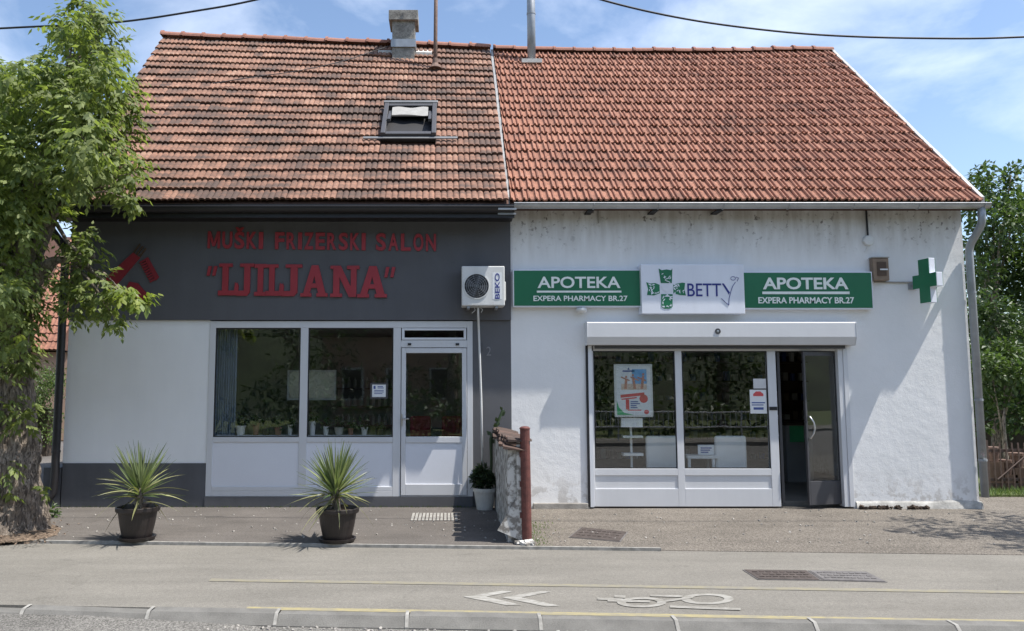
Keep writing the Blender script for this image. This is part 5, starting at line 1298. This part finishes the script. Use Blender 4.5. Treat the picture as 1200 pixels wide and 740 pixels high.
def big_tree():
    rr = random.Random(31)
    b0 = gr(-9, 626, 0); Yt = b0.y + .25; bx = b0.x
    t = thing('tree', 'large leafy tree with gnarled trunk at the left edge of the picture', 'tree', (bx, Yt, 0))
    # gnarled trunk
    b = MB(); seg, rings = 84, 90; H = 3.4; vs_ = []
    for j in range(rings+1):
        z = H*j/rings; rad = .34 + .19*math.exp(-z/.24) - .045*z + .03*math.exp(-((z-.75)/.3)**2)
        cx = bx - .02*z + .03*math.sin(z*2)
        for k in range(seg):
            a = 2*math.pi*k/seg; d = Vector((math.cos(a), math.sin(a), 0)); q = Vector((d.x*1.6, d.y*1.6, z*1.6))
            n_ = noise.noise(q*1.3)*.10 + noise.noise(q*3.1 + Vector((5,2,1)))*.09 + abs(noise.noise(q*5.5))*.10 + noise.noise(q*9.0)*.035 + noise.noise(Vector((math.cos(a)*4, math.sin(a)*4, z*.8)))*.05
            rr_ = rad*(1 + n_*1.5); vs_.append((cx + d.x*rr_, Yt + d.y*rr_, z - .05))
    b.add(vs_, [(j*seg+k, j*seg+(k+1)%seg, (j+1)*seg+(k+1)%seg, (j+1)*seg+k) for j in range(rings) for k in range(seg)] + [tuple(rings*seg+k for k in range(seg))])
    trunk = b.build('trunk', M['bark'], t, smooth=True)
    top = Vector((bx - .05, Yt, 3.0))
    # blobs: sight-line centre, size in photo pixels, depth
    spec = [(98,0,18,0.1),(112,12,14,-.1),(118,28,22,-.2),(92,40,30,.2),(125,62,26,0),(78,84,34,.3),(112,92,34,-.2),(142,96,16,.2),(52,88,26,.3),(22,92,26,0),(-10,96,34,.4),
        (60,118,34,-.3),(100,122,38,.2),(140,124,22,0),(152,108,14,.1),(20,124,30,.2),(-20,140,44,0),(150,142,16,.3),(95,158,38,-.2),(128,172,32,.2),(160,188,14,.1),(152,204,14,-.1),(58,170,38,.2),(20,176,36,-.2),(-22,190,46,.2),
        (90,205,34,0),(122,216,22,.2),(146,222,14,-.1),(156,236,8,-.1),(52,220,38,.1),(14,232,38,-.2),(-26,240,46,0),(28,262,30,.1),(52,250,14,.1),(-10,286,40,.2),
        (96,272,11,-.1),(108,290,13,-.2),(84,286,10,0),(100,312,18,-.1),(124,330,16,-.2),(90,336,16,-.1),(145,344,12,-.3),(110,350,16,-.2),(132,364,10,-.3),(74,330,12,0),(88,362,12,-.1),(136,376,6,-.3),
        (20,306,34,0),(30,326,20,.2),(6,344,34,-.2),(28,364,24,0),(14,390,30,.1),(18,416,20,0),(-16,420,36,.1),(-30,360,44,.1),(30,425,10,-.1)]
    blobs = []; limbs = []
    for px, py, r, dy in spec:
        Y = Yt - .15 + dy; c = at(px, py, Y); rw = r*(Y - EYE.y)/FPX
        rw *= .86; blobs.append((c, rw, max(6, 640*rw*rw + 8))); limbs.append(c)
        if r > 24:
            for s_ in (-1, 1):
                c2 = at(px + rr.uniform(-14, 8), py + rr.uniform(-12, 12), Y + s_*rr.uniform(.7, 1.3)); blobs.append((c2, rw*.8, 420*rw*rw + 4))
    # the rest of the crown, to the left of the picture
    for _ in range(34):
        a = rr.random()*6.28; c = Vector((bx - 1.3 + rr.gauss(0, .9), Yt + rr.gauss(0, 1.0), rr.uniform(3.0, 5.0))); rw = rr.uniform(.4, .65)
        if c.x < bx - .5: blobs.append((c, rw, 260*rw*rw))
    for (px, py, r) in ((20,486,13),(34,474,9),(30,500,8),(6,546,9),(8,576,7),(0,462,20),(50,570,3)):
        Y = Yt - .42; c = at(px, py, Y); rw = r*(Y - EYE.y)/FPX; blobs.append((c, rw, 4 + 360*rw*rw))
    sprigs(blobs, rr, 1.25, .088).build('crown', M['leaf'], t)
    sprigs([(at(158, 346, Yt-.55), .10, 16), (at(166, 350, Yt-.55), .07, 8), (at(150, 340, Yt-.5), .09, 8), (at(60, 245, Yt-.5), .12, 8)], rr, 1.0, .11).build('young_leaves', M['leaf_bright'], t)
    # limbs from the trunk to the clusters
    main = [at(95, 60, Yt), at(125, 190, Yt - .2), at(20, 120, Yt + .2), at(-60, 180, Yt + .3), at(40, 300, Yt - .1), at(-40, 300, Yt), at(110, 300, Yt - .25), at(60, 150, Yt + .5)]
    for m_ in main:
        mid = top.lerp(m_, .5) + Vector((rr.gauss(0, .12), rr.gauss(0, .12), .12)); MB().tube(smooth_path([top - Vector((0,0,.3)), mid, m_], 4), [.10 - .075*k/7 for k in range(8)], 8).build('limb', M['bark'], t, smooth=True)
    tw = MB()
    for c in limbs:
        src = min(main, key=lambda q: (q - c).length); s0 = top.lerp(src, .75); mid = s0.lerp(c, .5) + Vector((rr.gauss(0,.08), rr.gauss(0,.08), .06)); tw.tube([s0, mid, c], [.018, .012, .006], 5)
    br = [at(66, 262, Yt - .1), at(78, 282, Yt - .25), at(95, 300, Yt - .3), at(112, 322, Yt - .35), at(140, 342, Yt - .5), at(163, 348, Yt - .55)]
    tw.tube(br, [.03, .025, .02, .014, .01, .005], 6)
    tw.build('twigs', M['bark'], t)['kind'] = 'stuff'
big_tree()
litter = leaf_cloud([((gr(40, 625, 0).x, gr(40, 625, 0).y, .03), .30), ((gr(10, 630, 0).x, gr(10, 630, 0).y, .03), .3)], 10, .05, rnd)
lt = MB(); rr = random.Random(5)
for i in range(420):
    p = gr(rr.gauss(25, 24), rr.uniform(604, 640), 0) + Vector((0, 0, rr.uniform(.006, .03))); s_ = rr.uniform(.008, .022); Mr = Matrix.Translation(p) @ Matrix.Rotation(rr.random()*6, 4, Vector((rr.random()-.5, rr.random()-.5, 1)).normalized())
    lt.add([Mr @ Vector(q) for q in ((-s_, -s_*.5, 0), (s_, -s_*.4, .004), (s_*.8, s_*.5, 0), (-s_*.7, s_*.6, .005))], [(0,1,2,3)])
props(lt.build('leaf_litter', M['dirt']), kind='stuff')
dl_ = leaf_cloud([((gr(61, 606, 0).x, gr(61, 606, 0).y, .05), .10)], 90, .08, rnd).build('weeds', M['leaf_mid']); props(dl_, kind='stuff')

def tree(name, label, base, blobs, leaf_m, n, size, trunk_r, rr, group=None, aspect=.5):
    t = thing(name, label, 'tree', base, group); base = Vector(base)
    hi = max(c[2] for c, r in blobs)
    top = Vector((base.x + .1, base.y, base.z + (hi - base.z)*.55))
    MB().tube([base - Vector((0,0,.1)), base.lerp(top, .3) + Vector((.05,0,0)), base.lerp(top, .65), top], [trunk_r*1.25, trunk_r, trunk_r*.8, trunk_r*.5], 10).build('trunk', M['bark'], t, smooth=True)
    for c, r in blobs[:7]:
        s0 = base.lerp(top, rr.uniform(.5, .95)); MB().tube([s0, s0.lerp(Vector(c), .5) + Vector((0,0,.1)), c], [trunk_r*.4, trunk_r*.25, trunk_r*.1], 6).build('limb', M['bark'], t, smooth=True)
    leaf_cloud(blobs, n, size, rr, aspect, .25).build('crown', leaf_m, t)
    return t
rr = random.Random(77)
def blob_set(px_list, Y, jit=1.0):
    out = []
    for px, py, r in px_list:
        c = at(px, py, Y + rr.uniform(-jit, jit)); out.append((tuple(c), r*(c.y - EYE.y)/FPX))
    return out
# trees at the right, beyond the house
Yr = 7.5
bx_ = gr(1215, 548, 0)
tree('tree', 'broad pale green tree rising behind the right roof corner', (X(1170, 540, Yr), Yr, 0), blob_set([(1150,208,14),(1165,225,26),(1185,205,12),(1140,240,22),(1172,262,34),(1150,285,26),(1192,240,22),(1205,270,36),(1145,320,26),(1180,320,40),(1215,330,44),(1240,250,40),(1250,300,50),(1198,196,8),(1158,196,7)], Yr), M['leaf_mid'], 9000, .15, .13, rr)
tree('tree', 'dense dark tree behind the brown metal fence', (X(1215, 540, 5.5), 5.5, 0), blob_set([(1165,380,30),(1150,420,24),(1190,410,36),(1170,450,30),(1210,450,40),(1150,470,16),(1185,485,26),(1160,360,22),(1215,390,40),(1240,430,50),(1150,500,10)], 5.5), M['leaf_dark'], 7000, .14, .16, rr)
tree('tree', 'slender tree with bare stem by the downpipe at the right', (X(1176, 560, 4.0), 4.0, 0), blob_set([(1160,430,18),(1180,415,18),(1195,440,20),(1150,455,10),(1172,470,14)], 4.0, .5), M['leaf_mid'], 1600, .12, .05, rr)
hb = [((X(1150, 520, 8) + i*.8, 8.2 + rr.uniform(-.3,.3), rr.uniform(.4, 2.2)), .75) for i in range(14)]
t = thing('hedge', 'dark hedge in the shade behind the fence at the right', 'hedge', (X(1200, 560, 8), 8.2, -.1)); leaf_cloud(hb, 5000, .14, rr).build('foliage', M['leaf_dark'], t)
MB().box(X(1150, 520, 8), X(1150, 520, 8) + 11, 8.0, 8.4, -.1, 1.2).build('stem_mass', M['hedge_stem'], t)
# the tree that stands just outside the frame at the right front and dapples the ground
fb = [((9.3 + rr.gauss(0, .75), -2.4 + rr.gauss(0, .6), rr.uniform(3.6, 5.6)), rr.uniform(.3, .5)) for _ in range(22)]
fb = [b for b in fb if b[0][0] > 8.2]
tree('tree', 'tree just outside the picture whose crown dapples the ground at the right', (9.8, -2.3, 0), fb, M['leaf_mid'], 2300, .11, .14, rr)
for (x, y, h_) in ((14.5, 9.0, 5.6), (16.5, 6.5, 6.5), (19.5, 10.5, 8.5), (23.5, 8.0, 7.5)):
    bl3 = [((x + rr.gauss(0, .8), y + rr.gauss(0, .8), rr.uniform(1.0, h_)), rr.uniform(.6, 1.1)) for _ in range(16)]
    tree('tree', 'leafy tree in the yard beyond the right edge of the picture', (x, y, -.1), bl3, M['leaf_mid'], 3000, .2, .16, rr, 'trees beyond the right edge')
# brown metal fence/gate at the right
Yf = gr(1178, 576, 0).y
xf0 = X(1156, 545, Yf); fz0, fz1 = Z(574, Yf), Z(519, Yf)
t = thing('metal_fence', 'brown metal fence of thin upright bars at the right edge', 'fence', (xf0 + 1.5, Yf, 0))
MB().box(xf0 - .03, xf0 + .03, Yf - .03, Yf + .03, -.1, fz1 + .04).build('post', M['fence_brown'], t)
MB().box(xf0 + 1.97, xf0 + 2.03, Yf - .03, Yf + .03, -.1, fz1 + .04).build('post', M['fence_brown'], t)
for z in (Z(564, Yf), Z(530, Yf)): MB().box(xf0 + .032, xf0 + 1.968, Yf - .015, Yf + .015, z, z + .05).build('rail', M['fence_brown'], t)
MB().box(xf0 + .032, xf0 + 1.968, Yf - .012, Yf + .012, Z(566, Yf) - .10, Z(566, Yf) - .005).build('kick_plate', M['fence_brown'], t)
bar = MB().box(-.010, .010, -.008, .008, 0, fz1 - fz0).mesh('bar', M['fence_brown'])
for i in range(18):
    o = bpy.data.objects.new('bar', bar); C.objects.link(o); o.parent = t; o.location = Vector((xf0 + .12 + i*.104, Yf - .026, fz0)) - ORG[t]
MB().tube([(xf0 + .15, Yf - .036, Z(562, Yf)), (xf0 + .75, Yf - .036, Z(528, Yf))], .012, 6).build('brace', M['fence_brown'], t)
for i, (px, py, lab) in enumerate(((1163, 533, 'pinkish clay flowerpot behind the fence nearest its post'), (1179, 548, 'low clay flowerpot behind the fence in the middle'), (1192, 540, 'clay flowerpot behind the fence at the picture edge'))):
    x = X(px, py, Yf + .35); z = Z(py + 8, Yf + .35)
    t = thing('flowerpot', lab, 'flowerpot', (x, Yf + .35, 0))
    MB().lathe([(.08, 0), (.11, .2), (.125, .2), (.125, .25), (.1, .25)], (x, Yf + .35, z), 16).build('pot', M['rust'], t)
    MB().box(x - .12, x + .12, Yf + .25, Yf + .45, 0, z - .001).build('stand', M['wood_dark'], t)
# grass strip
gs = MB()
for i in range(2600):
    x = rr.uniform(X(1153, 580, 1), 12); y = rr.uniform(Yf - .55, Yf + .5); l = rr.uniform(.05, .13); a = rr.random()*6.28
    p = Vector((x, y, .0)); s_ = Vector((math.sin(a), math.cos(a), 0))*.008; gs.add([p - s_, p + s_, p + Vector((math.cos(a)*l*.5, math.sin(a)*l*.5, l))], [(0, 1, 2)])
props(gs.build('grass', M['leaf_hedge']), kind='stuff')
props(MB().slab([(X(1152, 580, 1.2), Yf - .5), (13, Yf - .5), (13, 2.4), (X(1152, 580, 1.2), 2.4)], -.05, .012).build('lawn', M['grass_ground']), kind='structure')

# ------------------------------------------------------------------ left background: neighbour house, hedge
Yh = 16.0
hx0, hx1 = X(-30, 420, Yh), X(83, 420, Yh)
t = thing('neighbour_house', 'low house with red tile roof beyond the left corner', 'house', ((hx0+hx1)/2, Yh, 0))
MB().box(hx0, hx1, Yh, Yh + 6, -.1, Z(413, Yh)).build('wall', M['house_wall'], t)
zE, zT = Z(411, Yh - .4), Z(278, Yh + 3)
rb_ = MB().add([(hx0, Yh - .4, zE), (hx1, Yh - .4, zE), (hx1, Yh + 3, zT), (hx0, Yh + 3, zT), (hx0, Yh + 6.4, zE), (hx1, Yh + 6.4, zE)], [(0,1,2,3), (3,2,5,4), (0,3,4), (1,5,2), (0,4,5,1)]).build('roof', M['deck'], t)
tm = tile_mesh('roof_tile', profR, .36, .42, .02, M['tileR1'])
sl = Vector((0, 3.4, zT - zE)); sln = sl.normalized(); nrm = Vector((1,0,0)).cross(sln); q = Matrix(((1, sln.x, nrm.x), (0, sln.y, nrm.y), (0, sln.z, nrm.z)))
nr = int(sl.length/.37); nc = int((hx1 - hx0)/.36)
for i in range(nr):
    for j in range(nc):
        if j*1.0/nc < .45: continue
        o = bpy.data.objects.new('roof_tile', tm); C.objects.link(o); o.parent = rb_
        p = Vector((hx0 + .18 + j*.36, Yh - .42, zE + .01)) + sln*(i*.37); mw = q.to_4x4(); mw.translation = p - ORG[t]; o.matrix_local = mw
Yk = 8.5
hb = [((X(48, 480, Yk) + rr.uniform(-.5, .35), Yk + rr.uniform(-.3, .3), rr.uniform(.4, 2.05)), rr.uniform(.25, .38)) for i in range(34)] + [((X(10, 480, Yk) + rr.uniform(-1.2, .8), Yk + rr.uniform(-.3, .3), rr.uniform(.3, 2.0)), .4) for i in range(20)]
t = thing('hedge', 'sunny green hedge beyond the left corner between trunk and downpipe', 'hedge', (X(40, 520, Yk), Yk, 0)); leaf_cloud(hb, 7000, .085, rr).build('foliage', M['leaf_hedge'], t)
MB().box(X(-60, 500, Yk), X(58, 500, Yk), Yk - .1, Yk + .3, -.05, 1.2).build('stem_mass', M['hedge_stem'], t)

# ------------------------------------------------------------------ overhead cables
def cable(pts, label, name='overhead_cable'):
    ps = [Vector(p) for p in pts]; cen = ps[len(ps)//2]
    o = MB().tube(ps, .013, 6).build(name, M['cable'], org=cen, smooth=True); return props(o, label, 'cable')
def catmull(pts, n=6):
    P_ = [Vector(p) for p in pts]; out = []
    for i in range(len(P_)-1):
        a, b, c, d = P_[max(i-1,0)], P_[i], P_[i+1], P_[min(i+2, len(P_)-1)]
        for k in range(n):
            t = k/n; out.append(.5*((2*b) + (c-a)*t + (2*a-5*b+4*c-d)*t*t + (3*b-a-3*c+d)*t**3))
    out.append(P_[-1]); return out
cable(catmull([at(-260, 34, -2.0), at(-60, 35, -2.0), at(40, 31.5, -2.0), at(140, 26, -2.0), at(230, 13, -2.0), at(300, 0, -2.0), at(420, -30, -2.0), at(600, -90, -2.0)]), 'black overhead cable crossing the sky behind the left tree top')
cable(catmull([at(560, -55, -2.0), at(640, -22, -2.0), at(705, 0, -2.0), at(780, 18, -2.0), at(860, 31, -2.0), at(960, 41, -2.0), at(1080, 45, -2.0), at(1200, 43.5, -2.0), at(1400, 30, -2.0)]), 'black overhead cable sagging across the sky above the right roof')
ca = [on_slope(px, py, E0, R0) + Vector((0, -.05, .09)) for px, py in ((250, 105), (300, 97), (350, 90), (400, 79), (440, 66), (470, 56))]
o = MB().tube(catmull(ca), .008, 5).build('roof_wire', M['cable'], salon)

# ------------------------------------------------------------------ across the road, seen only in the glass
rr = random.Random(101)
t = thing('railing', 'pale pedestrian railing along the far pavement behind the viewer', 'railing', (0, -14.2, 0))
for z in (.45, .95): MB().tube([(3.6, -14.2, z), (20, -14.2, z)], .025, 6).build('rail', M['rail'], t)
pst = MB().tube([(0, 0, 0), (0, 0, 1.0)], .025, 6).mesh('post', M['rail'])
bar2 = MB().tube([(0, 0, .45), (0, 0, .95)], .010, 5).mesh('bar', M['rail'])
for i in range(9):
    o = bpy.data.objects.new('post', pst); C.objects.link(o); o.parent = t; o.location = (3.6 + i*2.05, 0, 0)
for i in range(100):
    o = bpy.data.objects.new('bar', bar2); C.objects.link(o); o.parent = t; o.location = (3.8 + i*.16, -.001, 0)
t = thing('brick_house', 'brick house with pale gable across the road, reflected in the salon glass', 'house', (-2.5, -26, -.1))
MB().box(-6, 0.5, -32, -25, -.1, 4.2).build('wall', M['house_wall'], t)
MB().prism([(-6.4, 4.15), (.9, 4.15), (-2.75, 7.4)], -32.4, -24.6).build('roof', M['deck'], t)
for wx in (-5, -2.9, -.9):
    w_ = MB().box(wx, wx + 1.0, -25.04, -24.96, 1.2, 2.7).build('window', M['plastic_white'], t); MB().box(wx + .08, wx + .92, -24.955, -24.94, 1.28, 2.62).build('pane', M['black'], w_)
for i in range(9):
    x = -26 + i*6.5 + rr.uniform(-1, 1); y = -24 + rr.uniform(-2, 2); hgt = rr.uniform(8, 11)
    bl2 = [((x + rr.gauss(0, 1.5), y + rr.gauss(0, 1.2), rr.uniform(1.2, hgt)), rr.uniform(1.0, 1.7)) for _ in range(18)]
    tree('tree', 'leafy tree across the road behind the viewer, reflected in the shop glass', (x, y, -.1), bl2, M['leaf_dark'], 3600, .26, .25, rr, 'trees across the road behind the viewer', .6)
hb = [((-30 + i*1.25, -19.5 + rr.uniform(-.4, .4), rr.uniform(.3, 1.3)), .9) for i in range(48)]
t = thing('hedge', 'dark hedge across the road behind the viewer', 'hedge', (0, -19.5, -.1)); leaf_cloud(hb, 5000, .3, rr, .6).build('foliage', M['leaf_dark'], t)
hm = MB(); n = 40; vs_ = []
for i in range(n+1):
    x = -160 + i*8
    for y, z in ((-34, -.5), (-44, 7 + 3*noise.noise(Vector((x*.03, 1, 2)))), (-60, 13 + 5*noise.noise(Vector((x*.02, 4, 2)))), (-110, 16 + 5*noise.noise(Vector((x*.02, 7, 2)))), (-180, -.5)): vs_.append((x, y, z))
hm.add(vs_, [(5*i+k, 5*i+k+1, 5*i+6+k, 5*i+5+k) for i in range(n) for k in range(4)])
props(hm.build('sky_block_hill', M['sky_block'], smooth=True), kind='structure')  # added unseen hill, keeps bright sky gaps out of the glass reflections
# small stones and grit along the kerb and on the forecourt
gb_ = MB(); rr = random.Random(55)
for i in range(900):
    u = rr.uniform(-7, 9); p = Vector((*S(u, V_KF - abs(rr.gauss(0, .10))), ZR)) if i % 3 else Vector((rr.uniform(-5.5, 7), rr.uniform(-2.6, -.1), 0.0))
    if p.x > XS and i % 3 == 0: p.z = ZP + .005
    s_ = rr.uniform(.004, .013); Mr = Matrix.Translation(p + Vector((0, 0, s_*.5))) @ Matrix.Rotation(rr.random()*6, 4, Vector((rr.random()-.5, rr.random()-.5, 1)).normalized())
    gb_.box(-s_, s_, -s_*.8, s_*.8, -s_*.6, s_*.6, Mr)
props(gb_.build('grit', M['cement']), kind='stuff')
